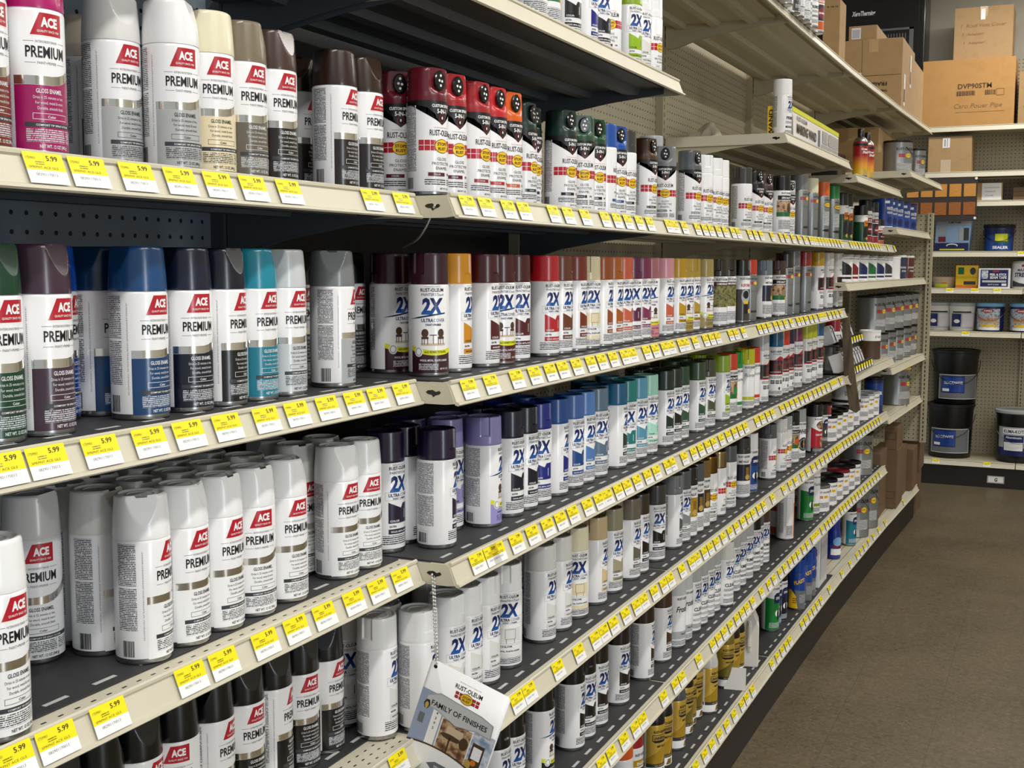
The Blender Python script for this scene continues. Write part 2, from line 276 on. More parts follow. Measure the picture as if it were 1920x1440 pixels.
CANS={
'1':[
 ('ace', 'crimson', 'rust', -0.14, 0.8826, 40, 0.207),
 ('ace', 'magenta', 'magenta', -0.14, 0.9593, 27, 0.207),
 ('ace', 'offw', 'silver', -0.189, 1.1302, 36, 0.207),
 ('ace', 'white', 'silver', -0.14, 1.1795, 26, 0.207),
 ('ace', 'beige', 'taupe2', -0.31, 1.2004, 60, 0.207),
 ('ace', 'ivory', 'cream', -0.14, 1.2485, 27, 0.207),
 ('ace', 'taupe', 'taupe2', -0.14, 1.3176, 37, 0.207),
 ('ace', 'brownsat', 'espresso', -0.14, 1.3866, 40, 0.207),
 ('ace', 'dkbrown', 'espresso', -0.14, 1.5438, 56, 0.207),
 ('ace', 'dkbrown', 'espresso', -0.23, 1.5755, 55, 0.207),
 ('ace', 'dkbrown', 'espresso', -0.14, 1.6188, 52, 0.207),
 ('srx', 'burg', 'burg', -0.095, 1.7507, 45, 0.207),
 ('srx', 'burg', 'burg', -0.1624, 1.7656, 12, 0.207),
 ('srx', 'red', 'burg', -0.095, 1.8198, 40, 0.207),
 ('srx', 'red', 'red', -0.095, 1.9117, 52, 0.207),
 ('srx', 'bred', 'bred', -0.095, 1.9807, 50, 0.207),
 ('srx', 'orange', 'orange', -0.095, 2.0498, 49, 0.207),
 ('srx', 'dgreen', 'dgreen', -0.125, 2.187, 61, 0.207),
 ('srx', 'dgreen', 'dgreen', -0.145, 2.2573, 50, 0.207),
 ('srx', 'dgreen', 'black', -0.095, 2.3274, 45, 0.207),
 ('srx', 'mgreen', 'black', -0.095, 2.4306, 22, 0.207),
 ('srx', 'green', 'black', -0.095, 2.5021, 38, 0.207),
 ('sr', 'blue', 'blue', -0.095, 2.5711, 90, 0.207),
 ('srx', 'blue', 'blue', -0.095, 2.6402, 45, 0.207),
 ('sr', 'char', 'black', -0.095, 2.7092, 50, 0.207),
 ('srx', 'brown', 'dkbrown', -0.11, 2.9145, 58, 0.207),
 ('srt', 'lgray', 'lgray', -0.265, 2.9905, 50, 0.25),
 ('srt', 'lgray', 'lgray', -0.235, 3.1071, 45, 0.25),
 ('srx', 'gray', 'gray', -0.125, 3.129, 8, 0.207),
 ('srt', 'lgray', 'lgray', -0.185, 3.1983, 40, 0.25),
 ('srx', 'dgray', 'gray', -0.095, 3.2695, 55, 0.207),
 ('sr', 'white', 'white', -0.095, 3.3929, 50, 0.207),
 ('sr', 'white', 'white', -0.095, 3.5002, 48, 0.207),
 ('sr', 'white', 'white', -0.095, 3.5751, 46, 0.207),
 ('sr', 'char', 'char', -0.095, 3.8687, 55, 0.207),
 ('srx', 'black', 'black', -0.095, 4.0363, 50, 0.207),
 ('srx', 'brownsat', 'brownsat', -0.0945, 4.1727, 50, 0.207),
 ('srx', 'tan', 'tan', -0.1208, 4.2548, 50, 0.207),
 ('pic', 'black', 'brown', -0.0536, 4.2706, 40, 0.207),
 ('srx', 'lgray', 'lgray', -0.091, 4.5383, 50, 0.207),
 ('mark', 'gray', 'gray', -0.0888, 4.7721, 50, 0.245),
 ('mark', 'dgray', 'gray', -0.1564, 4.7859, 50, 0.245),
 ('mark', 'ivory', 'ivory', -0.0869, 4.9753, 50, 0.245),
 ('mark2', 'orange', 'orange', -0.0845, 5.2196, 50, 0.24),
 ('mark2', 'fgreen', 'fgreen', -0.0811, 5.4533, 50, 0.24),
 ('rust', 'black', 'green', -0.0759, 5.654, 50, 0.225),
 ('rust', 'black', 'green', -0.0729, 5.7723, 50, 0.225),
 ('rust', 'black', 'green', -0.0455, 6.0574, 50, 0.185),
 ('rust2', 'black', 'red', -0.0594, 6.295, 50, 0.225),
 ('rust2', 'black', 'red', -0.0544, 6.4892, 50, 0.225),
 ('rust2', 'black', 'coral', -0.0491, 6.6835, 50, 0.14),
],
'2':[
 ('ace', 'green2', 'green2', -0.14, 0.8877, 40, 0.207),
 ('ace', 'purple', 'purple', -0.14, 0.9568, 43, 0.207),
 ('ace', 'cobalt', 'cobalt', -0.2216, 1.0466, 70, 0.207),
 ('ace', 'dblue', 'dblue', -0.14, 1.1099, 43, 0.207),
 ('ace', 'navyb', 'dblue', -0.21, 1.1148, 50, 0.207),
 ('ace', 'navy', 'dnavy', -0.14, 1.193, 33, 0.207),
 ('ace', 'dnavy', 'black', -0.14, 1.2627, 60, 0.207),
 ('ace', 'teal', 'teal', -0.14, 1.3318, 48, 0.207),
 ('ace', 'clear', 'clear', -0.14, 1.4009, 46, 0.207),
 ('ace', 'gray', 'lgray', -0.14, 1.5303, 80, 0.207),
 ('ace', 'black', 'char', -0.26, 1.5975, 50, 0.207),
 ('txp', 'plum', 'plum', -0.095, 1.7526, 11, 0.207),
 ('ace', 'black', 'char', -0.26, 1.7542, 50, 0.207),
 ('txp', 'plum', 'plum', -0.185, 1.7764, 49, 0.207),
 ('tx', 'yellow', 'yellow', -0.095, 1.8383, 72, 0.207),
 ('txp', 'maroon', 'maroon', -0.162, 1.855, 60, 0.207),
 ('tx', 'maroon', 'maroon', -0.095, 1.9519, 67, 0.207),
 ('tx', 'maroon', 'maroon', -0.1655, 1.9673, 67, 0.207),
 ('txp', 'maroon', 'maroon', -0.095, 2.021, 30, 0.207),
 ('tx', 'maroon', 'maroon', -0.095, 2.09, 39, 0.207),
 ('tx', 'bred', 'bred', -0.095, 2.2364, 44, 0.207),
 ('tx', 'bred', 'bred', -0.233, 2.2364, 44, 0.207),
 ('tx', 'maroon', 'maroon', -0.164, 2.2368, 40, 0.207),
 ('tx', 'cbrown', 'cbrown', -0.095, 2.3095, 60, 0.207),
 ('tx', 'rust', 'rust', -0.095, 2.3931, 70, 0.207),
 ('txq', 'cream', 'cream', -0.095, 2.475, 40, 0.207),
 ('tx', 'obrown', 'obrown', -0.095, 2.5565, 76, 0.207),
 ('tx', 'orange2', 'orange2', -0.095, 2.6256, 70, 0.207),
 ('tx', 'coral', 'coral', -0.095, 2.697, 52, 0.207),
 ('tx', 'coral', 'coral', -0.1655, 2.708, 52, 0.207),
 ('tx', 'purp', 'purp', -0.095, 2.766, 25, 0.207),
 ('tx', 'mag2', 'mag2', -0.095, 2.8351, 50, 0.207),
 ('txp', 'mauve', 'mauve', -0.095, 2.9041, 20, 0.207),
 ('tx', 'pink', 'coral', -0.095, 3.0282, 60, 0.207),
 ('tx', 'pink', 'coral', -0.1655, 3.0282, 60, 0.207),
 ('tx', 'gold', 'gold', -0.095, 3.142, 62, 0.207),
 ('txp', 'gold2', 'gold2', -0.095, 3.211, 60, 0.207),
 ('tx', 'gold2', 'gold2', -0.095, 3.2801, 66, 0.207),
 ('txp', 'tan2', 'tan2', -0.095, 3.4203, 58, 0.207),
 ('camo', 'camo', 'camo', -0.095, 3.5799, 35, 0.207),
 ('camo', 'camo', 'camo', -0.095, 3.6848, 38, 0.207),
 ('pic2', 'black', 'char', -0.095, 3.8675, 40, 0.207),
 ('mark', 'ored', 'ored', -0.095, 3.9649, 45, 0.207),
 ('met', 'sblue', 'navy', -0.0943, 4.1959, 50, 0.207),
 ('pic', 'brownsat', 'tan', -0.0922, 4.4089, 35, 0.207),
 ('mark', 'camo', 'char', -0.091, 4.5353, 50, 0.235),
 ('mark', 'gray', 'gray', -0.0899, 4.66, 50, 0.24),
 ('mark', 'red', 'maroon', -0.0878, 4.8748, 60, 0.25),
 ('pro', 'gold', 'ogold', -0.0852, 5.1447, 72, 0.245),
 ('pro', 'offw', 'green', -0.0831, 5.3654, 60, 0.245),
 ('pro', 'offw', 'green', -0.0777, 5.5849, 68, 0.245),
],
'3':[
 ('ace', 'white', 'white', -0.11, 0.8521, 42, 0.207),
 ('ace', 'offw', 'white', -0.2608, 1.0459, 12, 0.207),
 ('ace', 'white', 'white', -0.14, 1.1042, 66, 0.207),
 ('ace', 'offw', 'white', -0.2105, 1.1042, 66, 0.207),
 ('ace', 'offw', 'white', -0.3481, 1.1111, 66, 0.207),
 ('ace', 'offw', 'white', -0.2791, 1.1126, 80, 0.207),
 ('ace', 'white', 'white', -0.14, 1.1762, 45, 0.207),
 ('ace', 'offw', 'white', -0.2105, 1.1762, 45, 0.207),
 ('ace', 'offw', 'white', -0.289, 1.1811, 45, 0.207),
 ('ace', 'white', 'white', -0.14, 1.2468, 48, 0.207),
 ('ace', 'offw', 'white', -0.2105, 1.2468, 48, 0.207),
 ('ace', 'offw', 'white', -0.281, 1.2497, 48, 0.207),
 ('ace', 'white', 'white', -0.14, 1.3185, 27, 0.207),
 ('ace', 'offw', 'white', -0.2105, 1.3185, 27, 0.207),
 ('ace', 'offw', 'white', -0.281, 1.3188, 27, 0.207),
 ('ace', 'white', 'white', -0.14, 1.3963, 40, 0.207),
 ('ace', 'offw', 'white', -0.2105, 1.3963, 40, 0.207),
 ('ace', 'offw', 'white', -0.281, 1.3963, 40, 0.207),
 ('ace', 'offw', 'white', -0.2073, 1.5197, 45, 0.207),
 ('ace', 'white', 'white', -0.14, 1.535, 43, 0.207),
 ('ace', 'offw', 'white', -0.2738, 1.5385, 43, 0.207),
 ('ace', 'offw', 'white', -0.2105, 1.6005, 35, 0.207),
 ('ace', 'white', 'white', -0.14, 1.6041, 35, 0.207),
 ('tx', 'dpurple', 'dpurple', -0.16, 1.7138, 46, 0.207),
 ('tx', 'dpurple', 'dpurple', -0.095, 1.7783, 88, 0.207),
 ('tx', 'dpurple', 'dpurple', -0.1671, 1.7826, 88, 0.207),
 ('pic3', 'dpurple2', 'dpurple2', -0.1974, 1.8564, 10, 0.207),
 ('tx', 'lavender', 'lavender', -0.145, 1.9023, 50, 0.207),
 ('txp', 'lavender', 'lavender', -0.095, 1.9614, 86, 0.207),
 ('txp', 'lavender', 'lavender', -0.1679, 1.9675, 86, 0.207),
 ('tx', 'navy', 'dnavy', -0.095, 2.0622, 52, 0.207),
 ('tx', 'navy', 'dnavy', -0.1655, 2.0734, 52, 0.207),
 ('tx', 'dnavy', 'dnavy', -0.095, 2.1313, 60, 0.207),
 ('tx', 'royal', 'royal', -0.1655, 2.1766, 30, 0.207),
 ('tx', 'royal', 'royal', -0.095, 2.2003, 30, 0.207),
 ('tx', 'blueA', 'royal', -0.095, 2.2914, 80, 0.207),
 ('tx', 'blueA', 'royal', -0.1655, 2.2914, 80, 0.207),
 ('tx', 'wild', 'blueA', -0.095, 2.3807, 52, 0.207),
 ('tx', 'sky', 'sky', -0.095, 2.4497, 60, 0.207),
 ('tx', 'slate', 'slate', -0.095, 2.532, 45, 0.207),
 ('tx', 'tealb', 'blueA', -0.1174, 2.5997, 50, 0.207),
 ('tx', 'tealb', 'dgreen', -0.1655, 2.6533, 82, 0.207),
 ('tx', 'tealb', 'dgreen', -0.095, 2.6653, 82, 0.207),
 ('tx', 'teal2', 'teal2', -0.095, 2.7356, 28, 0.207),
 ('tx', 'lblue', 'lblue', -0.095, 2.8182, 50, 0.207),
 ('tx', 'lblue', 'lblue', -0.1655, 2.8182, 50, 0.207),
 ('tx', 'mint', 'mint', -0.095, 2.905, 50, 0.207),
 ('tx', 'dgr', 'dgr', -0.095, 3.0442, 60, 0.207),
 ('tx', 'dgr', 'dgr', -0.1655, 3.0442, 60, 0.207),
 ('tx', 'dgr2', 'black', -0.095, 3.1194, 60, 0.207),
 ('tx', 'dgr2', 'black', -0.1655, 3.1283, 60, 0.207),
 ('tx', 'mgreen', 'mgreen', -0.095, 3.1885, 60, 0.207),
 ('tx', 'sage', 'mgreen', -0.095, 3.3542, 62, 0.207),
 ('tx', 'sage', 'mgreen', -0.1655, 3.3542, 62, 0.207),
 ('tx', 'olive', 'olive', -0.095, 3.466, 55, 0.207),
 ('tx', 'olive', 'olive', -0.233, 3.466, 55, 0.207),
 ('txp', 'sage', 'olive', -0.164, 3.467, 40, 0.207),
 ('tx', 'lime', 'lime2', -0.095, 3.6364, 72, 0.207),
 ('tx', 'lime', 'lime2', -0.1655, 3.6364, 72, 0.207),
 ('pic', 'ored', 'fgreen', -0.095, 3.7275, 40, 0.207),
 ('fluo', 'fgreen', 'fgreen', -0.095, 3.7966, 55, 0.207),
 ('fluo', 'fyel', 'fyel', -0.095, 3.9633, 38, 0.207),
 ('fluo', 'ored', 'ored', -0.095, 4.0413, 55, 0.207),
 ('pro', 'clear', 'lgray', -0.0945, 4.1763, 60, 0.245),
 ('pro', 'tealb', 'black', -0.0924, 4.3963, 18, 0.245),
 ('pro', 'tealb', 'black', -0.1629, 4.3963, 18, 0.245),
 ('pro', 'ored', 'ored', -0.0913, 4.505, 40, 0.245),
 ('pro', 'dpurple2', 'dpurple', -0.0905, 4.5897, 40, 0.245),
 ('pro', 'mag2', 'magenta', -0.089, 4.7477, 42, 0.245),
 ('pro', 'fyel', 'fyel', -0.0872, 4.9375, 60, 0.245),
 ('pro', 'fyel', 'fyel', -0.0863, 5.0376, 60, 0.245),
 ('pro', 'tealb', 'navy', -0.0849, 5.177, 60, 0.245),
 ('pro', 'tealb', 'navy', -0.1554, 5.177, 60, 0.245),
 ('pro', 'crimson', 'crimson', -0.0785, 5.5556, 60, 0.245),
],
'4':[
 ('ace', 'black', 'black', -0.19, 0.9979, 40, 0.207),
 ('ace', 'black', 'black', -0.19, 1.067, 40, 0.207),
 ('ace', 'black', 'black', -0.19, 1.1363, 50, 0.207),
 ('ace', 'black', 'black', -0.19, 1.2083, 5, 0.207),
 ('ace', 'black', 'black', -0.19, 1.2829, 60, 0.207),
 ('ace', 'black', 'black', -0.19, 1.3532, 42, 0.207),
 ('ace', 'black', 'black', -0.19, 1.4223, 75, 0.207),
 ('ace', 'black', 'black', -0.19, 1.4946, 35, 0.207),
 ('ace', 'black', 'black', -0.19, 1.5637, 55, 0.207),
 ('tx', 'white', 'offw', -0.14, 1.6506, 74, 0.207),
 ('tx', 'offw', 'offw', -0.2208, 1.6683, 15, 0.207),
 ('tx', 'white', 'offw', -0.095, 1.7102, 72, 0.207),
 ('tx', 'offw', 'offw', -0.1671, 1.7143, 72, 0.207),
 ('tx', 'white', 'offw', -0.095, 1.8116, 45, 0.207),
 ('tx', 'offw', 'offw', -0.1655, 1.8804, 58, 0.207),
 ('tx', 'white', 'offw', -0.095, 1.8806, 58, 0.207),
 ('tx', 'white', 'offw', -0.095, 1.9555, 62, 0.207),
 ('txq', 'white', 'offw', -0.095, 2.0556, 18, 0.207),
 ('tx', 'offw', 'offw', -0.095, 2.2289, 62, 0.207),
 ('tx', 'offw', 'offw', -0.1655, 2.2289, 62, 0.207),
 ('tx', 'offw', 'offw', -0.095, 2.3185, 70, 0.207),
 ('txq', 'ivory', 'cream', -0.095, 2.4173, 25, 0.207),
 ('txq', 'ivory', 'cream', -0.1655, 2.4173, 25, 0.207),
 ('tx', 'peach', 'peach', -0.095, 2.5375, 76, 0.207),
 ('tx', 'khaki', 'khaki', -0.095, 2.6447, 55, 0.207),
 ('txp', 'khaki', 'khaki', -0.1182, 2.7125, 30, 0.207),
 ('tx', 'taupe2', 'taupe2', -0.095, 2.7775, 65, 0.207),
 ('tx', 'dtaupe', 'espresso', -0.095, 2.8466, 66, 0.207),
 ('tx', 'char', 'black', -0.095, 2.9837, 38, 0.207),
 ('tx', 'gray', 'dgray', -0.095, 3.1405, 86, 0.207),
 ('tx', 'dgray', 'gray', -0.095, 3.2209, 55, 0.207),
 ('met', 'espresso', 'wgold', -0.095, 3.2899, 30, 0.207),
 ('met', 'dgray', 'navy', -0.095, 3.359, 28, 0.207),
 ('met', 'goldcap', 'brown', -0.095, 3.428, 30, 0.207),
 ('sr', 'goldcap', 'goldcap', -0.095, 3.5064, 50, 0.207),
 ('sr', 'chromeg', 'chromeg', -0.095, 3.6145, 85, 0.207),
 ('sr', 'dgray', 'gray', -0.095, 3.7424, 50, 0.207),
 ('met', 'char', 'navy', -0.095, 3.9308, 25, 0.207),
 ('pic3', 'white', 'blueA', -0.095, 4.0393, 30, 0.207),
 ('sr', 'dgray', 'lgray', -0.093, 4.3263, 80, 0.207),
 ('sr', 'offw', 'offw', -0.0913, 4.5048, 70, 0.207),
 ('sr', 'lgray', 'red', -0.0905, 4.5895, 60, 0.207),
 ('pic', 'black', 'orange', -0.0892, 4.727, 30, 0.207),
 ('wheel', 'lgray', 'offw', -0.088, 4.8509, 40, 0.207),
 ('grill', 'black', 'red', -0.0562, 5.0422, 40, 0.207),
 ('pic3', 'black', 'char', -0.085, 5.3338, 40, 0.17),
 ('rust2', 'red', 'red', -0.0825, 5.4029, 40, 0.16),
],
'5':[
 ('tx', 'black', 'black', -0.095, 2.0047, 60, 0.207),
 ('tx', 'black', 'black', -0.095, 2.0737, 50, 0.207),
 ('txp', 'black', 'black', -0.095, 2.2249, 75, 0.207),
 ('tx', 'black', 'black', -0.095, 2.4019, 78, 0.207),
 ('tx', 'black', 'black', -0.1655, 2.4179, 78, 0.207),
 ('tx', 'black', 'black', -0.095, 2.471, 50, 0.207),
 ('tx', 'espresso', 'espresso', -0.095, 2.5537, 52, 0.207),
 ('tx', 'espresso', 'espresso', -0.095, 2.7064, 52, 0.207),
 ('tx', 'dkbrown', 'dkbrown', -0.095, 2.9016, 86, 0.207),
 ('tx', 'dkbrown', 'dkbrown', -0.1655, 2.9016, 86, 0.207),
 ('tx', 'brown', 'brown', -0.095, 3.0567, 72, 0.207),
 ('frost', 'clear', 'clear', -0.095, 3.1892, 52, 0.207),
 ('frost', 'clear', 'clear', -0.095, 3.2583, 50, 0.207),
 ('clr', 'silver', 'silver', -0.095, 3.3486, 62, 0.207),
 ('clr', 'silver', 'silver', -0.095, 3.4246, 62, 0.207),
 ('clr', 'silver', 'silver', -0.095, 3.502, 62, 0.207),
 ('clr', 'silver', 'silver', -0.095, 3.5711, 60, 0.207),
 ('clr', 'silver', 'silver', -0.1411, 3.6345, 60, 0.207),
 ('clr', 'offw', 'offw', -0.075, 3.6545, 50, 0.207),
 ('clr', 'silver', 'silver', -0.095, 3.8248, 60, 0.207),
 ('prm', 'silver', 'silver', -0.095, 3.9057, 50, 0.207),
 ('prm', 'silver', 'silver', -0.095, 4.0053, 50, 0.207),
 ('prm', 'black', 'black', -0.095, 4.1133, 38, 0.207),
 ('prm', 'dgray', 'dgray', -0.1007, 4.1822, 50, 0.207),
 ('prm', 'brownsat', 'brownsat', -0.0939, 4.2509, 50, 0.207),
 ('mark3', 'offw', 'orange', -0.0897, 4.6641, 55, 0.25),
 ('rust2', 'gray', 'coral', -0.1318, 4.7194, 50, 0.207),
 ('pic3', 'silver', 'fgreen', -0.0861, 5.0535, 30, 0.24),
 ('fluo', 'offw', 'lime', -0.0848, 5.1932, 50, 0.24),
],
'6':[
 ('sr', 'orange', 'offw', -0.095, 2.7424, 50, 0.207),
 ('rust2', 'red', 'gold', -0.095, 2.8226, 50, 0.207),
 ('uni', 'black', 'wgold', -0.095, 3.0089, 42, 0.225),
 ('uni', 'black', 'wgold', -0.095, 3.078, 42, 0.225),
 ('uni', 'dgray', 'wgold', -0.095, 3.2096, 66, 0.225),
 ('uni', 'black', 'ogold', -0.105, 3.3204, 55, 0.225),
 ('uni', 'black', 'wgold', -0.115, 3.3899, 55, 0.225),
 ('uni', 'gray', 'ogold', -0.115, 3.459, 55, 0.225),
 ('uni', 'offw', 'wgold', -0.085, 3.5232, 62, 0.225),
 ('uni', 'ogold', 'ogold', -0.095, 3.7683, 30, 0.225),
 ('uni', 'espresso', 'wgold', -0.095, 3.8385, 60, 0.225),
 ('uni', 'black', 'wgold', -0.095, 3.9076, 60, 0.225),
 ('pic3', 'offw', 'fgreen', -0.0919, 4.4397, 35, 0.24),
 ('pic3', 'teal', 'tealb', -0.0976, 4.5086, 35, 0.23),
 ('pic3', 'black', 'navy', -0.0908, 4.5774, 35, 0.22),
 ('plas', 'offw', 'cobalt', -0.1277, 4.7699, 35, 0.25),
 ('plas', 'cobalt', 'cobalt', -0.0588, 4.7732, 20, 0.2),
 ('plas', 'cobalt', 'cobalt', -0.0574, 4.9133, 20, 0.2),
 ('plas', 'cobalt', 'cobalt', -0.0567, 4.9918, 20, 0.2),
 ('pic3', 'black', 'teal', -0.0467, 6.0103, 40, 0.23),
],
'T1':[
 ('pic', 'blueA', 'navy', -0.095, 2.1654, 30, 0.207),
 ('pic', 'sage', 'fgreen', -0.095, 2.2344, 40, 0.207),
 ('tx', 'black', 'black', -0.095, 2.347, 35, 0.207),
 ('tx', 'royal', 'royal', -0.095, 2.4441, 70, 0.207),
 ('tx', 'navy', 'dnavy', -0.095, 2.5228, 40, 0.207),
 ('sr', 'red', 'burg', -0.095, 2.5919, 15, 0.207),
 ('tx', 'lime', 'lime2', -0.095, 2.7371, 42, 0.207),
 ('tx', 'white', 'offw', -0.095, 2.8061, 55, 0.207),
 ('sr', 'white', 'white', -0.095, 2.8948, 60, 0.207),
],
'T2':[
 ('sr', 'white', 'white', -0.01, 3.6243, 85, 0.207),
 ('pic3', 'offw', 'gray', -0.01, 3.7031, 40, 0.207),
 ('pic3', 'offw', 'gray', -0.01, 3.7929, 40, 0.207),
 ('pic3', 'offw', 'gray', -0.01, 3.8806, 40, 0.207),
 ('pic3', 'offw', 'gray', -0.01, 3.9497, 40, 0.207),
 ('pic3', 'offw', 'gray', -0.01, 4.0273, 40, 0.207),
 ('ace', 'white', 'char', -0.0157, 4.1703, 70, 0.207),
 ('ace', 'white', 'white', -0.0154, 4.2393, 50, 0.207),
 ('ace', 'white', 'white', -0.0083, 4.3081, 50, 0.207),
 ('prm', 'white', 'white', -0.0164, 4.3767, 50, 0.207),
 ('prm', 'white', 'white', -0.0069, 4.4451, 50, 0.207),
 ('rust2', 'lgray', 'orange', -0.0059, 4.5533, 45, 0.207),
],
'A':[
 ('prm', 'white', 'white', -0.0728, 4.3486, 65, 0.207),
],
'A2':[
 ('warm', 'black', 'red', -0.0216, 5.8237, 40, 0.24),
 ('warm', 'black', 'red', -0.017, 5.9994, 40, 0.24),
],
}
TAGS={
'1':[0.877, 0.936, 1.009, 1.08, 1.149, 1.218, 1.295, 1.504, 1.595, 1.696, 1.764, 1.852, 1.917, 2.053, 2.126, 2.217, 2.331, 2.404, 2.475, 2.553, 2.628, 2.773, 2.827, 2.905, 3.024, 3.094, 3.156, 3.232, 3.305, 3.394, 3.455, 3.597, 3.672, 3.75, 3.907, 4.044, 4.111, 4.231, 4.336, 4.438, 4.543, 4.598, 4.653, 4.716, 4.779, 4.84, 4.9, 4.97, 5.039, 5.112, 5.185, 5.419, 5.484, 5.549, 5.629, 5.709, 5.8, 5.891, 5.973, 6.054, 6.124, 6.194, 6.441, 6.652],
'2':[0.81, 0.866, 0.941, 1.017, 1.084, 1.156, 1.236, 1.305, 1.379, 1.451, 1.515, 1.59, 1.7, 1.784, 1.888, 1.968, 2.042, 2.104, 2.177, 2.256, 2.32, 2.39, 2.465, 2.518, 2.618, 2.684, 2.758, 2.812, 2.885, 2.938, 3.022, 3.124, 3.187, 3.248, 3.393, 3.455, 3.544, 3.757, 3.824, 3.892, 3.987, 4.061, 4.145, 4.24, 4.355, 4.419, 4.495, 4.583, 4.663, 4.757, 4.811, 4.866, 4.958, 5.05, 5.122, 5.221],
'3':[0.807, 0.865, 0.941, 1.077, 1.139, 1.225, 1.295, 1.364, 1.442, 1.511, 1.582, 1.786, 1.731, 1.811, 1.889, 1.961, 2.033, 2.098, 2.163, 2.244, 2.312, 2.365, 2.433, 2.492, 2.561, 2.638, 2.706, 2.794, 2.865, 2.939, 3.026, 3.096, 3.165, 3.23, 3.31, 3.387, 3.46, 3.531, 3.597, 3.75, 3.823, 3.907, 3.979, 4.12, 4.205, 4.283, 4.364, 4.447, 4.523, 4.602, 4.694, 4.78, 4.865, 4.955, 5.06, 5.114, 5.169, 5.27, 5.361],
'4':[1.569, 1.895, 1.949, 2.089, 2.201, 2.297, 2.351, 2.411, 2.492, 2.569, 2.623, 2.703, 2.778, 2.849, 2.936, 3.024, 3.079, 3.152, 3.212, 3.28, 3.355, 3.434, 3.51, 3.589, 3.664, 3.728, 3.808, 3.876, 4.01, 4.188, 4.291, 4.381, 4.503, 4.601, 4.703, 4.798, 4.886, 4.976, 5.053, 5.13, 5.199, 5.267, 5.339, 5.411, 5.489, 5.566, 5.639, 5.711, 5.787, 5.864, 5.951, 6.039, 6.123, 6.208, 6.288, 6.369],
'5':[2.346, 2.407, 2.491, 2.572, 2.627, 2.792, 2.891, 2.953, 3.113, 3.261, 3.324, 3.39, 3.464, 3.542, 3.608, 3.67, 3.748, 3.875, 3.985, 4.067, 4.161, 4.238, 4.326, 4.398, 4.473, 4.56, 4.64, 4.743, 4.797, 4.851, 4.94, 5.032, 5.104, 5.176, 5.239, 5.302, 5.375, 5.448, 5.518, 5.587, 5.667, 5.747, 5.824, 5.901, 5.989, 6.078, 6.163, 6.248, 6.338, 6.428],
'6':[3.106, 3.198, 3.276, 3.359, 3.444, 3.534, 3.635, 3.698, 3.777, 4.084, 4.152, 4.229, 4.299, 4.361, 4.579, 4.649, 4.732, 4.806, 4.883, 4.961, 5.15, 5.445, 5.65, 5.826, 5.925, 6.028, 6.149, 6.29, 6.454, 6.662, 7.304],
}
SZV={'1': 1.713, '2': 1.415, '3': 1.117, '4': 0.818, '5': 0.52, '6': 0.212, 'T1': 2.058, 'T2': 2.457, 'A': 2.057, 'A2': 2.003, 'A3': 2.11, 'S1P': 1.81, 'B2': 1.53, 'C2': 1.115, 'C3': 1.055, 'D': 0.785}
# ------------------------------------------------------------------ materials
mat('paper', 'f0f0f2', .28, coat=.35); mat('lip', 'cdc7b2', .42, noise=.05, nscale=14); mat('lip_dark', '8f8871', .5)
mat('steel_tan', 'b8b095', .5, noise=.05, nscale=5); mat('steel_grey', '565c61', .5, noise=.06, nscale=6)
mat('liner', '2e2e30', .6, noise=.25, nscale=60); mat('dash', 'b9bab8', .6); mat('kick', '1c1815', .45, noise=.15)
mat('black', '0c0c0e', .35); mat('inkblk', '101014', .35); mat('grey', '6b6e73', .4); mat('lgrey', 'a9adb1', .4); mat('red', 'b5162b', .3, coat=.3); mat('white', 'f4f4f4', .35)
mat('blue', '123f92', .3, coat=.3); mat('navy', '16225a', .35); mat('yellow', 'f2c321', .35); mat('tagyel', 'f7e200', .5); mat('taginkd', '5b5318', .5); mat('tagblk', '2a2608', .5)
mat('limey', 'd9dc22', .35); mat('tin', 'a8a9aa', .25, metal=1); mat('silverband', 'ece8e0', .14, metal=1)
mat('gold', 'b08c3c', .3, metal=.7); mat('goldl', 'cfae5c', .35, metal=.3); mat('strip', '34363b', .4); mat('green', '1a6a3a', .35); mat('brownp', '4a3220', .5); mat('orange', 'd8741e', .4)
mat('gbody', 'd8b34a', .3, metal=.35); mat('sbody', '8d9091', .3, metal=.6, noise=.05); mat('ptan', 'cdb79a', .6); mat('redd', '7e1622', .4); mat('violet', '2c1c4a', .4); mat('bluel', '7fb4df', .4)
objcol('accent', .28, .35); objcol('capcol', .27, .25); objcol('ink', .35, ink=True); objcol('metcap', .18, 0, 1)
fine('fine_w', 'ececee', '4a4c52'); fine('fine_a', None, None, auto=True); fine('fine_wl', 'ececee', '9a9ca2', 2.0); fine('fine_l', 'ececee', '3a3a3e', 3.4, dens=.38); fine('fine_y', 'f7e200', '8d7f10', 2.4, dens=.4); fine('fine_t', 'f4f3f0', '9b96a6', 2.6, dens=.35)
fine('fine_g', 'c9a545', '4a3b16', 2.6); fine('fine_d', '2a2c30', 'c2c4c8', 2.6)
zramp('blue2x', [(103, '1a62aa'), (112, '123f8e'), (120, '0d2468'), (132, '0a1648')]); zramp('warmg', [(0, '8a7a50'), (25, 'e6c22a'), (70, 'e0902a'), (105, 'a01c20'), (150, '8a1418')])
noisecol('camo', ['1e1a10', '5a5a2c', '8c8a50', '2e2414'], 90, .5); noisecol('photo_warm', ['2a1a14', '7a5238', 'c9ac84', '3a2a22'], 60, .5); noisecol('photo_dark', ['0c0d12', '2c2c34', '7c2c26', '15161c'], 55, .4)
noisecol('photo_cool', ['5c6f8c', '9fb0c8', 'd8dde6', '39465c'], 45, .5); noisecol('card', ['ad8c62', 'b49368', 'b09066'], 14, .75); noisecol('card2', ['a58559', 'b08f62', 'a7885a'], 14, .75)
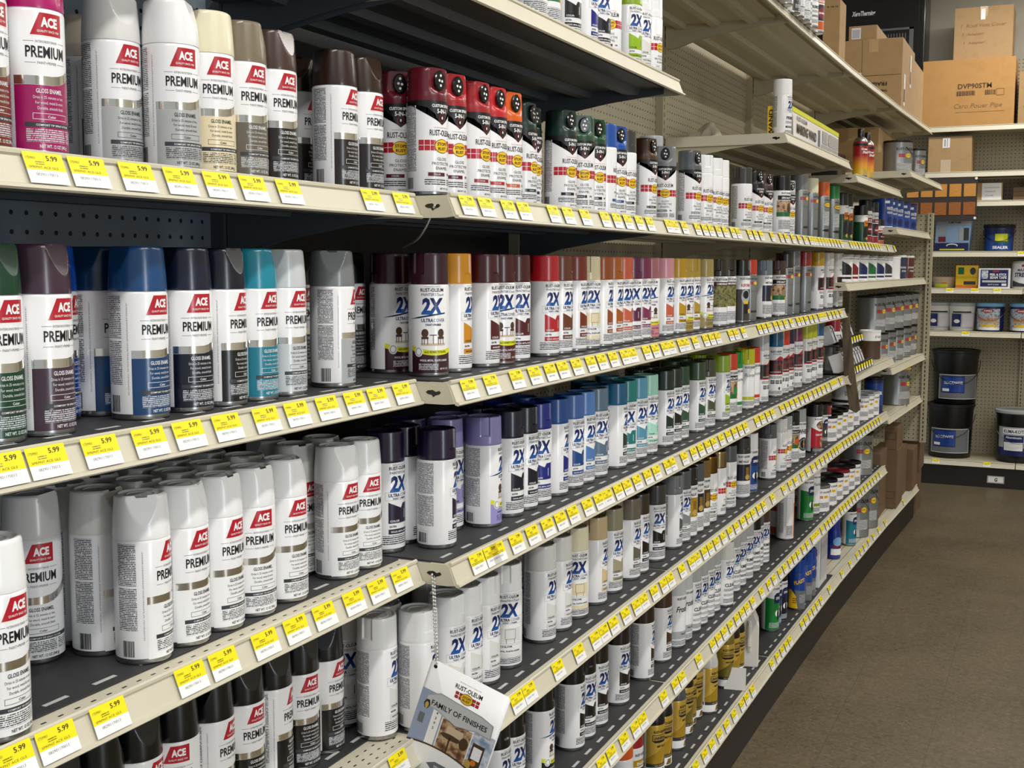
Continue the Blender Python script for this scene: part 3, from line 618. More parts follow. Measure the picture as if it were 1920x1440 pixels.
noisecol('card3', ['67503c', '70583f', '6a523c'], 10, .7); mat('pencil', '8f6d42', .7); mat('plate', 'c4c6c8', .35); mat('siding', '97a5c2', .5)
SLOTS = {}
# ------------------------------------------------------------------ spray cans
CR, BH = .0343, .1535
def body_mesh(name, m, h=BH, r=CR, top=None):
    b = MB(); tin = 1
    b.lathe([(r*.80, .002), (r*.93, .0), (r*.985, .0012), (r*1.0, .0035), (r*.985, .006), (r*.992, .0075), (r, .009), (r, h-.004), (r*.985, h-.0015), (r*.96, h), (r*.90, h+.003), (r*.7, h+.006)], 64,
            mats=[1, 1, 1, 1, 1, 0, 0, 0, 0, 1, 1])
    return b.mesh(name, [MATS[m], MATS['tin']], 40)
def cap_scoop(h=.053, r=CR, r2=.0312, metal=False):
    b = MB(); pr = [(r*.9, 0), (r*.995, 0), (r*1.0, .002)]+[(r+(r2-r)*(k/9)**1.3, .002+(h-.006)*k/9) for k in range(1, 10)]+[(r2-.0007, h-.0018), (r2-.0028, h), (r2-.005, h), (r2-.0062, h-.0028), (.019, h-.0028), (.0185, h-.0018), (.016, h-.0018), (.0155, h-.0028), (.001, h-.0028)]
    def fn(x, y, z):
        a = -.5; c, s = math.cos(a), math.sin(a); u, v = x*c+y*s, -x*s+y*c
        zl = h*.30; lim = .0345-(z-zl)/(h-zl)*.0115
        if u > lim and z > zl: u = lim
        return (u*c-v*s, u*s+v*c, z)
    # denser in height so that the scoop keeps a clean outline
    q = []
    for j in range(len(pr)-1):
        n = 5 if 3 <= j <= 10 else 1
        q += [(pr[j][0]+(pr[j+1][0]-pr[j][0])*k/n, pr[j][1]+(pr[j+1][1]-pr[j][1])*k/n) for k in range(n)]
    q.append(pr[-1]); b.lathe(q, 96, fn=fn); return b.mesh('cap', MATS['capcol'], 28)
def cap_flat(h=.052, r=CR, notch=True, m='capcol'):
    b = MB(); pr = [(r*.9, 0), (r*.975, 0), (r*.985, .0015)]+[(r*.985-.0009*k/8, .0015+(h-.0045)*k/8) for k in range(1, 9)]+[(r*.945, h-.0008), (r*.905, h), (r*.84, h), (r*.80, h-.003), (.0195, h-.003), (.019, h-.002), (.0165, h-.002), (.016, h-.003), (.001, h-.003)]
    def fn(x, y, z):
        if notch:
            a = math.atan2(y, x)-.55
            a = (a+PI) % (2*PI)-PI
            if abs(a) < .26 and z > h*.33 and math.hypot(x, y) > r*.9:
                k = (r-.0028)/r; return (x*k, y*k, z)
        return (x, y, z)
    q = []
    for j in range(len(pr)-1):
        n = 2 if 2 <= j <= 9 else 1
        q += [(pr[j][0]+(pr[j+1][0]-pr[j][0])*k/n, pr[j][1]+(pr[j+1][1]-pr[j][1])*k/n) for k in range(n)]
    q.append(pr[-1]); b.lathe(q, 96, fn=fn); return b.mesh('cap', MATS[m], 24)
def cap_dial(h=.054, r=CR):
    b = MB(); pr = [(r*.9, 0), (r*.985, 0), (r*.985, .010), (r*.97, .013)]+[(r*.97-.0012*k/9, .013+(h-.016)*k/9) for k in range(1, 10)]+[(r*.90, h-.0008), (r*.86, h), (r*.8, h), (.012, h-.001), (.001, h-.001)]
    def fn(x, y, z):
        if z > .012:
            k = min(1, (z-.012)/.008); lim = .034-k*.0085
            if x > lim: x = lim
        return (x, y, z)
    b.lathe(pr, 72, fn=fn); return b.mesh('cap', MATS['capcol'], 30)
def dial_mesh(h=.054):
    b = MB(); n = 24; x0, x1 = .0245, .0315
    for j, (x, s) in enumerate(((x0, 1), (x1-.0015, 1), (x1, .88))):
        for k in range(n):
            a = 2*PI*k/n; b.v.append((x, .0115*s*math.cos(a), h*.62+.0165*s*math.sin(a)))
    for j in range(2):
        for k in range(n): b.f.append((j*n+k, j*n+(k+1) % n, (j+1)*n+(k+1) % n, (j+1)*n+k)); b.m.append(0)
    b.f.append(tuple(2*n+k for k in range(n))); b.m.append(0)
    b.k = 1
    for yy, zz in ((.0, .008), (-.003, .0), (.003, -.001), (0, -.008)):
        i = len(b.v)
        for k in range(10): b.v.append((x1+.0004, yy+.0022*math.cos(k*PI/5), h*.62+zz+.0022*math.sin(k*PI/5)))
        b.f.append(tuple(i+k for k in range(10))); b.m.append(1)
    return b.mesh('nozzle_dial', [mat('dialblk', '08080a', .15, coat=.6), MATS['white']], 35)
def cap_taper(h=.075, r=.0335):
    b = MB(); b.lathe([(r*.9, 0), (r, 0), (r, .006), (r*.985, .012), (r*.92, .024), (r*.80, .038), (r*.67, .052), (r*.58, .064), (r*.55, h-.003), (r*.5, h), (.001, h)], 48)
    b.tube([(r*.45, 0, .052), (r*.72, 0, .050)], .0035, 10); return b.mesh('cap', MATS['capcol'], 30)
def cap_dome(h=.055):
    b = MB(); b.lathe([(CR*.95, 0), (CR*.9, .006), (CR*.72, .014), (CR*.5, .019), (CR*.45, .02)], 40, mats=[1]*5); b.k = 0; b.lathe([(.0135, .018), (.015, .02), (.015, h-.004), (.0135, h), (.001, h)], 28)
    return b.mesh('cap', [MATS['capcol'], MATS['tin']], 35)
def std_back(d, a0=-97, a1=-58):
    d.rect('fine_w', a0, a1, 96, 149); d.rect('fine_w', a0, a1, 40, 93); d.bars('inkblk', a0+6, 11, 20, 17); d.frame('lgrey', a0+4, a0+28, 9, 31, .4)
def L_ace():
    d = Dec(); top = lambda a: 74+max(0, a-2)**2*.011
    A = [-35+k*4 for k in range(23)]
    d.poly('accent', [(-35, 6.5), (53, 6.5)]+[(a, top(a)) for a in reversed(A)], 1)
    d.poly('silverband', [(a, top(a)+.3) for a in A]+[(a, top(a)+9.5) for a in reversed(A)], 1)
    d.poly('white', [(-20, 124), (19.5, 124), (19.5, 149.5), (-8, 149.5)], 1); d.poly('red', [(-17, 125.3), (18.5, 125.3), (18.5, 148.5), (-7, 148.5)], 2)
    d.text('white', 'ACE', 3.5, 134.5, 9.5, 19, .05, 4); d.text('white', 'QUALITY SINCE 1924', 2.5, 128.5, 2.4, 25, .01, 4)
    d.text('grey', 'INTERIOR/EXTERIOR', 0, 117.5, 2.6, 24, .0, 2); d.rect('grey', -24, -13.5, 118.5, 119); d.rect('grey', 13.5, 24, 118.5, 119)
    d.text('inkblk', 'PREMIUM', 0, 102.5, 12, 44, .018, 3)
    d.text('grey', 'PAINT+PRIMER', 0, 95.5, 3, 21, .0, 2); d.rect('grey', -23, -12, 96.6, 97.1); d.rect('grey', 12, 23, 96.6, 97.1)
    d.text('ink', 'GLOSS ENAMEL', 2, 66, 4.6, 30, .02, 3)
    for i, t in enumerate(('Dries in 25 minutes or less', 'For wood, metal & more', 'Durable, smooth finish')): d.text('ink', t, 1+i, 60-i*5.6, 3.2, 34-i*2, .0, 3)
    d.frame('ink', -17, 24, 38.5, 45, .5, 2); d.text('ink', 'Color', 3, 40.2, 2.8, None, .02, 3)
    d.rect('strip', -25, 40, 30.5, 35.5, 2); d.text('white', 'COMFORT TIP SPRAY SYSTEM', 6, 31.8, 2, 40, .01, 3)
    d.rect('fine_a', -24, 20, 15, 28.5, 2); d.rect('fine_a', 22, 42, 15, 28.5, 2); d.text('ink', 'NET WT. 12 OZ (340 g)', 6, 9, 3.6, 34, .02, 3)
    d.rect('fine_w', -72, -47, 98, 149); d.rect('fine_w', -72, -47, 42, 95); d.bars('inkblk', -67, 10, 16, 20); d.rect('fine_wl', -40, -38.5, 30, 140)
    return d
def L_2x(kind='tx', word='GLOSS', nm='PAINTER'):
    d = Dec(); d.text('inkblk', 'TRUSTED QUALITY SINCE 1921', 0, 149.2, 1.3, 28, 0, 2); d.text('inkblk', 'RUST-OLEUM', 0, 141.5, 6, 40, .018, 3); d.text('navy', "PAINTER'S", -6, 134.5, 4.6, 25, 0, 3); d.text('navy', 'Touch', 14, 134.5, 4.6, 13, 0, 3, .3)
    d.text('blue2x', '2X', 0, 105.5, 25.5, 38, .05, 3, .12)
    if kind == 'txp':
        A = [-38+k*4 for k in range(20)]
        d.poly('navy', [(-42, 96), (-24, 100), (0, 104.5), (24, 107), (24, 105), (0, 101.5), (-24, 97.5)], 2)
        d.text('navy', 'ULTRA', -9, 91.5, 5.8, 20, .03, 3); d.text('navy', 'COVER', 12, 91.5, 5.8, 21, 0, 3); d.text('navy', 'PAINT+PRIMER', 2, 85, 3.8, 27, .02, 3)
        f = lambda a: 36+(a/40)**2*7-a*.05
        d.poly('accent', [(-38, 6.5), (42, 6.5)]+[(a, f(a)) for a in reversed(A)], 1); d.poly('limey', [(a, f(a)) for a in A]+[(a, f(a)+8.5) for a in reversed(A)], 2)
        d.text('inkblk', 'ALSO BONDS TO PLASTIC', 6, 40, 3.6, 40, .02, 4); d.oval('white', -24, 42, 7.5, 8.5, 3); d.oval('lgrey', -24, 42, 6, 7, 4); d.oval('white', -24, 42, 4, 5, 5)
        d.rect('ptan', -20, 24, 52, 56, 1)
        for sx in (-13, 15):
            d.oval('brownp', sx, 73, 6, 7, 2); d.rect('brownp', sx-6, sx+6, 63, 67, 2)
            for q in (-5.5, -1.5, 4): d.rect('brownp', sx+q, sx+q+1.2, 54, 64, 2)
        d.rect('brownp', -5, 7, 69, 70.5, 2); d.rect('brownp', .5, 1.5, 55, 69, 2)
        d.text('ink', 'WOOD, METAL, PLASTIC & MORE', 3, 26, 3.4, 50, .025, 3); d.rect('fine_a', -24, 10, 12, 23, 2); d.text('ink', 'NET WT. 12 OZ', 22, 12, 3, 18, .02, 3)
    else:
        d.frame('lgrey', -27, 30, 90, 104, .5, 2); d.text('navy', 'ULTRA', -11, 96, 5.6, 21, .035, 3); d.text('navy', 'COVER', 12, 96, 5.6, 22, 0, 3); d.text('navy', 'PAINT + PRIMER', 1, 91.3, 3, 30, .02, 3)
        if kind == 'tx':
            d.poly('accent', [(-22, 51), (24, 51), (24, 84), (8, 84), (3, 76), (-22, 87)], 1); d.frame('lgrey', -22, 24, 50.6, 51.2, .5, 2)
            d.rect('ink', 12, 13.5, 58, 74, 2); d.oval('ink', 17, 66, 3, 9, 2, 12) if nm == 'v' else None
            d.text('ink', nm, -10, 53, 3.4, 18, .03, 3); d.text('inkblk', word, -14, 44, 3.4, None, .03, 3); d.rect('accent', -22, 24, 32.5, 41, 1); d.text('ink', 'WOOD, METAL, PLASTIC', 2, 35, 3, 40, .03, 3)
            d.frame('lgrey', -22, 24, 32.3, 41.2, .3, 2)
            d.rect('fine_l', -32, 28, 15, 30); d.text('grey', 'NET WT. 12 OZ', 30, 13, 2.6, 16, .02, 3)
        elif kind == 'txq':
            d.rect('accent', -22, 24, 55, 82, 1); d.frame('grey', -10, 12, 60, 80, .8, 2); d.rect('grey', -8, -7, 52, 60, 2); d.rect('grey', 9, 10, 52, 60, 2); d.frame('lgrey', -24, 26, 48, 52, .6, 2)
            d.text('inkblk', nm, -8, 44, 3.4, 26, .03, 3); d.poly('accent', [(-30, 24), (30, 24), (30, 34), (0, 31), (-30, 34)], 1); d.text('inkblk', 'METAL, PLASTIC & MORE', 0, 35, 3, 44, .03, 3); d.rect('fine_l', -28, 28, 12, 23)
        else:
            t = 'CLEAR' if kind == 'clr' else 'PRIMER'
            d.text('inkblk', t, -2, 66, 11, 42, .03, 3); d.rect('fine_l', -26, 26, 52, 60); d.rect('strip' if kind == 'prm' else 'lgrey', -26, 28, 36, 43, 1); d.text('white', 'WOOD, METAL, PLASTIC', 1, 38, 2.8, 42, .02, 3); d.rect('fine_l', -28, 28, 14, 28)
    std_back(d); return d
def oval_stop(d, a, z, s=1):
    d.oval('inkblk', a, z, 15*s, 11.5*s, 3, 28); d.oval('yellow', a, z, 14*s, 10.6*s, 4, 28); d.text('inkblk', 'STOPS', a, z+1*s, 5*s, 20*s, .03, 5); d.text('inkblk', 'RUST', a, z-6.5*s, 5*s, 17*s, .03, 5)
def squares(d, a0, z0, w=28, h=17, n=3, m='red'):
    q = w/n
    for i in range(n):
        for j in range(2): d.rect(m, a0+i*q+.5, a0+(i+1)*q-.5, z0+j*h/2+.5, z0+(j+1)*h/2-.5, 2)
def L_sr(x5=False):
    d = Dec()
    if x5:
        d.poly('inkblk', [(-70, 154), (-70, 146), (-40, 145.5), (-26, 142), (-14, 133), (-7, 120), (0, 115), (7, 120), (14, 133), (26, 142), (40, 145.5), (60, 146), (60, 154)], 1)
        d.text('white', 'CUSTOM SPRAY', 0, 143.5, 4.8, 38, .03, 3); d.text('white', '5-IN-1', 0, 134, 7, 20, .03, 3); d.oval('redd', 0, 125.5, 6.5, 7.5, 2); d.oval('inkblk', 0, 125.5, 5, 6, 3); d.oval('white', 0, 126.5, 1.5, 2.5, 4, 10)
    d.text('red', 'TRUSTED QUALITY SINCE 1921', 0, 110, 1.6, 32, 0, 2); d.text('inkblk', 'RUST-OLEUM', 0, 98, 9.5, 46, .018, 3)
    squares(d, -42, 73, 30, 18, 3); squares(d, 12, 73, 28, 18, 3); oval_stop(d, 0, 81)
    for i, t in enumerate(('GLOSS', 'PROTECTIVE', 'ENAMEL')): d.text('inkblk', t, 0, 58-i*7.5, 5, None, 0, 3)
    d.rect('accent', -26, 6, 32, 38.5, 2); d.frame('lgrey', -26, 6, 32, 38.5, .4, 3); d.text('ink', 'COLOR', -10, 34, 2.6, None, .02, 4); d.text('inkblk', '15%', 16, 34, 3.6, None, .03, 3)
    d.rect('fine_l', -32, 8, 18, 29); d.rect('fine_l', 12, 32, 18, 29); d.text('inkblk', 'NET WT. 12 OZ', 6, 11, 2.8, 22, .02, 3); d.rect('fine_w', -72, -46, 40, 146); d.bars('inkblk', -68, 12, 16, 18); return d
def L_pic(kind):
    d = Dec(); d.text('inkblk', 'RUST-OLEUM', 0, 141, 6.5, 42, .03, 3)
    if kind == 'camo': d.rect('brownp', -40, 40, 124, 137); d.text('white', 'CAMOUFLAGE', 0, 128, 6, 40, .03, 3); d.rect('camo', -45, 45, 60, 124, 1); d.oval('yellow', 30, 64, 7, 7, 3); d.rect('fine_l', -30, 30, 18, 45)
    elif kind == 'pic': d.rect('inkblk', -34, 34, 120, 136); d.text('white', 'SPECIALTY', 0, 124, 7, 40, .03, 3); d.rect('photo_warm', -38, 38, 62, 118, 1); d.rect('green', -38, 38, 62, 78, 2); d.oval('accent', 12, 88, 12, 13, 3); d.oval('yellow', 26, 66, 8, 8, 4); d.rect('fine_l', -30, 30, 18, 50)
    elif kind == 'pic2': d.text('red', 'REFORM', 0, 118, 10, 36, .03, 3); d.rect('accent', -60, 60, 8, 110, 1); d.oval('lgrey', 0, 86, 17, 24, 2); d.oval('inkblk', 0, 92, 12, 13, 3); d.rect('yellow', -9, 9, 62, 72, 4); d.rect('inkblk', -8, 8, 30, 62, 3); d.oval('yellow', 18, 38, 8, 8, 4)
    elif kind == 'pic3': d.poly('accent', [(-40, 8), (44, 8), (44, 104), (-40, 116)], 1); d.poly('navy', [(-6, 96), (44, 96), (44, 130), (4, 130), (-6, 122)], 2); d.text('white', 'SPRAY', 18, 108, 9, 34, .03, 4); d.oval('white', 14, 62, 15, 12, 2); d.oval('inkblk', 14, 58, 6, 20, 3); d.rect('fine_a', -24, 36, 14, 32, 2)
    elif kind == 'met': d.text('inkblk', 'METALLIC', 0, 124, 7, 38, .03, 3); d.rect('accent', -30, 30, 62, 118, 1); d.rect('gold', 6, 20, 66, 108, 2); d.oval('goldl', 13, 74, 10, 9, 3); d.rect('fine_l', -28, 28, 18, 50)
    elif kind == 'fluo': d.text('inkblk', 'Fluorescent', 6, 112, 13, 58, .0, 3, .35); d.poly('accent', [(26, 44), (40, 44), (42, 80), (36, 96), (28, 80)], 2); d.rect('accent', -40, 44, 34, 45, 1); d.rect('fine_l', -36, 38, 14, 30)
    elif kind == 'frost': d.text('inkblk', 'Frosted', 4, 106, 17, 56, .02, 3, .3); d.rect('bluel', -46, 50, 28, 48, 1) if False else d.rect('lgrey', -46, 50, 28, 50, 1); d.text('inkblk', 'Glass Finish', 8, 40, 5, 34, .02, 3); d.rect('fine_l', -36, 38, 10, 25)
    elif kind == 'wheel': d.text('inkblk', 'WHEEL', 8, 104, 19, 58, .03, 3); d.oval('inkblk', 6, 62, 26, 28, 2); d.oval('sbody', 6, 62, 21, 23, 3); d.oval('inkblk', 6, 62, 17, 19, 4); d.oval('orange', 6, 62, 5, 6, 5); d.rect('lgrey', 4, 8, 40, 84, 4); d.rect('fine_l', -30, 30, 12, 26)
    elif kind == 'grill':
        d.poly('red', [(-36, 22), (40, 22), (40, 96), (0, 92), (-36, 110)], 1); d.oval('inkblk', 20, 118, 34, 19, 2); d.oval('photo_warm', 20, 118, 32, 17, 3); d.rect('inkblk', -36, 40, 7, 22, 2); d.text('white', 'HIGH HEAT', 4, 74, 8, 40, .03, 3); d.rect('photo_warm', 4, 36, 26, 66, 2); d.rect('fine_d', -28, 32, 9, 20, 3)
    if kind not in ('pic2', 'pic3', 'grill', 'wheel'): d.rect('fine_w', -80, -52, 40, 146)
    return d
def L_pro(s=1.19):
    d = Dec(); d.text('inkblk', 'RUST-OLEUM', 0, 166, 7, 42, .03, 3); d.text('grey', 'PROFESSIONAL', 4, 158, 4, 34, .02, 3)
    d.poly('red', [(-34, 84), (36, 84), (36, 146), (14, 152), (-6, 138), (-34, 138)], 1); d.poly('inkblk', [(-32.5, 88), (34.5, 88), (34.5, 136), (-32.5, 136)], 2); d.rect('photo_dark', -10, 34, 90, 134, 3)
    d.text('white', 'HIGH PERFORMANCE', 0, 92, 3.4, 44, .02, 4); d.rect('fine_l', -26, 28, 70, 80); 
    for k in range(3): d.rect('inkblk', -20+k*18, -6+k*18, 50, 64, 2); d.rect('fine_d', -18+k*18, -8+k*18, 52, 62, 3)
    d.oval('inkblk', 14, 33, 4, 6, 2, 12); d.rect('fine_l', -26, 30, 12, 24); d.rect('fine_wl', -70, -48, 80, 180); return d
def L_mark(kind):
    d = Dec()
    if kind == 'mark3': d.rect('orange', 6, 40, 14, 150); d.rect('fine_w', -60, -40, 30, 150); d.frame('redd', -30, -2, 16, 170, .8); d.rect('fine_l', -28, 0, 20, 60); return d
    d.text('inkblk', 'RUST-OLEUM', 4, 166, 6, 38, .02, 3)
    if kind == 'mark2': d.oval('inkblk', 4, 148, 24, 11, 2); d.oval('yellow', 4, 148, 22, 9, 3); d.text('inkblk', 'INDUSTRIAL', 4, 146, 4, 34, .02, 4); d.oval('inkblk', 6, 40, 28, 6, 2); d.rect('fine_l', -18, 30, 60, 120)
    else: squares(d, -26, 146, 22, 13, 3); d.text('inkblk', 'MARKING', 8, 36, 9, 36, .03, 3); d.oval('yellow', 8, 152, 9, 7, 3); d.text('grey', 'PROFESSIONAL', 6, 118, 4, 34, .02, 3)
    return d
def L_rust(kind):
    d = Dec(); t = 1
    if kind == 'rust': d.rect('white', -90, 90, 116, 152); d.text('inkblk', 'RUST-OLEUM', 10, 142, 5, 30, .03, 3); d.poly('inkblk', [(-16, 30), (36, 30), (36, 92), (10, 92), (-16, 80)], 2); d.poly('orange', [(-12, 92), (30, 96), (30, 126), (-12, 122)], 3); d.text('inkblk', 'WOOD', 9, 104, 9, 30, .04, 4); d.oval('goldl', 12, 26, 14, 8, 3)
    else: d.rect('accent', -90, 90, 10, 40); d.rect('accent', -90, 90, 104, 122); d.text('white', 'ENGINE', 6, 108, 8, 34, .03, 3); d.rect('inkblk', -26, 34, 42, 100, 1); d.oval('redd', 4, 70, 18, 20, 2); d.text('white', 'ENAMEL', 4, 66, 7, 30, .03, 3); d.text('inkblk', 'RUST-OLEUM', 4, 132, 7, 40, .03, 3)
    return d
def L_uni():
    d = Dec(); d.text('inkblk', 'RUST-OLEUM', 0, 126, 7, 42, .035, 3); d.rect('inkblk', -25, 25, 104, 121, 2); d.poly('inkblk', [(-25, 104), (25, 104), (16, 99), (-16, 99)], 2); d.rect('goldl', -23.5, 23.5, 105.5, 119.5, 3); d.text('inkblk', 'UNIVERSAL', 0, 108, 8, 42, .035, 4)
    d.poly('accent', [(-44, 40), (2, 40), (26, 92), (20, 94), (-44, 52)], 1); d.poly('gold', [(8, 40), (44, 40), (44, 88), (30, 92)], 1); d.text('inkblk', 'METALLIC', 6, 86, 6, 34, .03, 3); d.rect('strip', -48, 50, 30, 40, 1); d.text('goldl', 'ALL SURFACE', 2, 33, 4, 40, .03, 3)
    d.rect('white', -50, 52, 8, 30, 1); d.poly('gold', [(-6, 10), (14, 10), (16, 26), (0, 26)], 2); d.rect('white', -50, -42, 30, 144, 1); d.rect('fine_w', -74, -52, 34, 142); d.rect('fine_l', 18, 44, 44, 84, 2) if False else None; return d
def L_plas():
    d = Dec(); d.text('yellow', 'PLASTI', 2, 112, 15, 50, .04, 3, .2, .3); d.poly('yellow', [(-50, 8), (-6, 8), (-14, 60), (-34, 84), (-50, 84)], 1); d.poly('grey', [(-6, 8), (50, 8), (50, 76), (-20, 84), (-14, 60)], 1)
    for k in range(3): d.rect('inkblk', -28, -12, 30+k*8, 33+k*8, 2)
    d.rect('fine_d', 0, 40, 30, 66, 2); return d
def L_warm():
    d = Dec(); d.text('white', 'Great', -2, 128, 9, 34, .03, 3, .2); d.text('white', 'Stuff', 6, 114, 11, 38, .03, 3, .2); d.rect('inkblk', -70, 70, 146, 156); d.oval('goldl', 4, 34, 26, 12, 2); d.rect('sbody', -70, 70, 6, 22, 1); return d
H_T = .187    # body height of the tall cans
_km = {}
def kind_parts(kind):
    """(body mesh, label mesh, cap mesh, cap height offset)"""
    if kind in _km: return _km[kind]
    r = CR; bh = BH; body = 'paper'; capf = None
    lab = {'ace': L_ace, 'sr': L_sr, 'srx': lambda: L_sr(True), 'srt': L_sr, 'pro': L_pro, 'uni': L_uni, 'plas': L_plas, 'warm': L_warm}.get(kind)
    if kind in ('tx', 'txp', 'txq', 'clr', 'prm'): lab = lambda: L_2x(kind, 'SATIN', 'COLOR')
    if kind in ('pic', 'pic2', 'pic3', 'camo', 'met', 'fluo', 'frost', 'wheel', 'grill'): lab = lambda: L_pic(kind)
    if kind in ('mark', 'mark2', 'mark3'): lab = lambda: L_mark(kind); body = 'paper' if kind == 'mark3' else 'sbody'; bh = H_T
    if kind in ('rust', 'rust2'): lab = lambda: L_rust(kind); body = 'accent' if kind == 'rust' else 'paper'
    if kind in ('pro', 'srt'): bh = H_T
    if kind == 'uni': body = 'gbody'; r = .0335; bh = .148
    if kind == 'plas': body = 'accent'
    if kind == 'warm': body = 'warmg'; bh = .165
    if kind == 'pic2': body = 'paper'
    d = lab(); lm = d.build('can_label', wrapf(r, (bh-BH) if kind == 'srt' else 0))
    bm_ = body_mesh('can_body', body, bh, r)
    if kind == 'ace': cm = cap_scoop()
    elif kind == 'srx': cm = cap_dial()
    elif kind == 'uni': cm = cap_taper()
    elif kind == 'warm': cm = cap_dome()
    elif kind in ('mark', 'mark2', 'pro', 'srt', 'mark3'): cm = cap_flat(.058, notch=False)
    elif kind in ('clr', 'prm', 'frost', 'pic3'): cm = cap_flat(.055, notch=False)
    else: cm = cap_flat()
    _km[kind] = (bm_, lm, cm, bh); return _km[kind]
KD = {'ace': 'red slanted-square logo', 'tx': 'big blue numeral and colour panel', 'txp': 'blue numeral and yellow stripe', 'txq': 'blue numeral and furniture drawing', 'srx': 'dial nozzle and yellow oval', 'sr': 'red squares and yellow oval',
      'srt': 'tall body, red squares', 'mark': 'tall silver body', 'mark2': 'tall silver body, yellow oval', 'mark3': 'tall body, orange side strip', 'rust': 'coloured body, orange block', 'rust2': 'black block and coloured bands', 'pic': 'photo panel on label', 'pic2': 'grey body, brush picture',
      'pic3': 'slanted colour block', 'camo': 'camouflage picture', 'met': 'metallic-paint panel', 'pro': 'tall body, red-edged black block', 'fluo': 'handwritten-style word', 'frost': 'script word on plain white', 'clr': 'blue numeral, word CLEAR', 'prm': 'blue numeral, word PRIMER', 'uni': 'gold body, tapered neck',
      'plas': 'blue and yellow body', 'wheel': 'wheel picture', 'grill': 'red flame label', 'warm': 'red-to-yellow body'}
SHN = {'1': 'eye-level shelf', '2': 'second shelf', '3': 'third shelf', '4': 'fourth shelf', '5': 'fifth shelf', '6': 'bottom deck', 'T1': 'upper near shelf', 'T2': 'top far shelf', 'A': 'short white ledge', 'A2': 'small far ledge'}
ORD = ['', 'first', 'second', 'third', 'fourth', 'fifth', 'sixth', 'seventh', 'eighth', 'ninth', 'tenth', 'eleventh', 'twelfth', 'thirteenth', 'fourteenth', 'fifteenth', 'sixteenth', 'seventeenth', 'eighteenth', 'nineteenth', 'twentieth',
       '21st', '22nd', '23rd', '24th', '25th', '26th', '27th', '28th', '29th', '30th', '31st', '32nd', '33rd', '34th', '35th', '36th', '37th', '38th', '39th', '40th', '41st', '42nd', '43rd', '44th', '45th', '46th', '47th', '48th', '49th', '50th', '51st', '52nd', '53rd', '54th', '55th', '56th', '57th', '58th', '59th', '60th']
_dial = None
def spray_can(kind, cap, acc, x, y, z, t, label, group):
    global _dial
    bm_, lm, cm, bh = kind_parts(kind)
    ang = math.atan2(cam.location.y-y, cam.location.x-x)+math.radians(t)
    r = thing('spray_can', label, 'spray can', (x, y, z), ang, group)
    b = link('can_body', bm_, r); l = link('can_label', lm, r); c = link('cap', cm, r); c.location = (0, 0, bh)
    c.rotation_euler = (0, 0, 0 if kind == 'srx' else math.radians(random.choice((-55, -30, 5, 35, 55, 75, 100))-t)+(.5 if kind == 'ace' else -.55))
    cc = lin(COL[cap][0]); k = .62 if max(cc) < .12 else (.8 if min(cc) < .3 else 1)
    c.color = (*[q*k for q in cc], 1); ac = lin(COL[acc][0]); k = .65 if min(ac) < .2 else 1; l.color = b.color = (*[q*k for q in ac], 1)
    if cap in ('goldcap', 'chromeg') and kind == 'sr':
        k = 'met'+kind
        if k not in _km: _km[k] = cap_flat(notch=False, m='metcap')
        c.data = _km[k]
    if kind == 'srx':
        if _dial is None: _dial = dial_mesh()
        d = link('nozzle_dial', _dial, c); d['label'] = 'black nozzle dial with white dots'
    return r
# ------------------------------------------------------------------ room
b = MB(); b.box(-3, 6, -3, 10, -.05, 0)
def floor_mat():
    m = bpy.data.materials.new('floor_tile'); m.use_nodes = True; nt = m.node_tree; bs = nt.nodes['Principled BSDF']
    tc = nt.nodes.new('ShaderNodeTexCoord'); sp = nt.nodes.new('ShaderNodeSeparateXYZ'); nt.links.new(tc.outputs['Object'], sp.inputs[0])
    n1 = nt.nodes.new('ShaderNodeTexNoise'); n1.inputs['Scale'].default_value = 55; n1.inputs['Detail'].default_value = 6; n1.inputs['Distortion'].default_value = 1.2
    n2 = nt.nodes.new('ShaderNodeTexNoise'); n2.inputs['Scale'].default_value = 1.7; n2.inputs['Detail'].default_value = 3
    for q in (n1, n2): nt.links.new(tc.outputs['Object'], q.inputs['Vector'])
    s = math_(nt, 'ADD', math_(nt, 'MULTIPLY', n1.outputs['Fac'], .75), math_(nt, 'MULTIPLY', n2.outputs['Fac'], .45))
    cr = nt.nodes.new('ShaderNodeValToRGB'); nt.links.new(s, cr.inputs[0]); e = cr.color_ramp.elements
    e[0].position = .40; e[0].color = (*lin('4a3f2f'), 1); e[1].position = .78; e[1].color = (*lin('74674f'), 1)
    ed = []
    for k in (0, 1):
        f = math_(nt, 'ABSOLUTE', math_(nt, 'SUBTRACT', math_(nt, 'FRACT', math_(nt, 'DIVIDE', math_(nt, 'ADD', sp.outputs[k], .11), .32)), .5)); ed.append(math_(nt, 'GREATER_THAN', f, .4945))
    g = math_(nt, 'MAXIMUM', *ed); mx = N(nt, 'ShaderNodeMix', data_type='RGBA'); nt.links.new(math_(nt, 'MULTIPLY', g, .5), mx.inputs[0]); nt.links.new(cr.outputs[0], mx.inputs[6]); mx.inputs[7].default_value = (*lin('4a3d2c'), 1)
    nt.links.new(mx.outputs[2], bs.inputs['Base Color']); bs.inputs['Roughness'].default_value = .42
    return m
structure(b.obj('floor', floor_mat()))
b = MB(); b.box(-3, 6, -3, 10, CEIL, CEIL+.05); structure(b.obj('ceiling', mat('ceiling_tile', 'd9d8d2', .9, noise=.05)))
b = MB(); b.box(-3, 6, 9.75, 9.85, 0, CEIL); structure(b.obj('wall_back', mat('wall_paint', 'cfccbe', .8, noise=.03, nscale=2)))
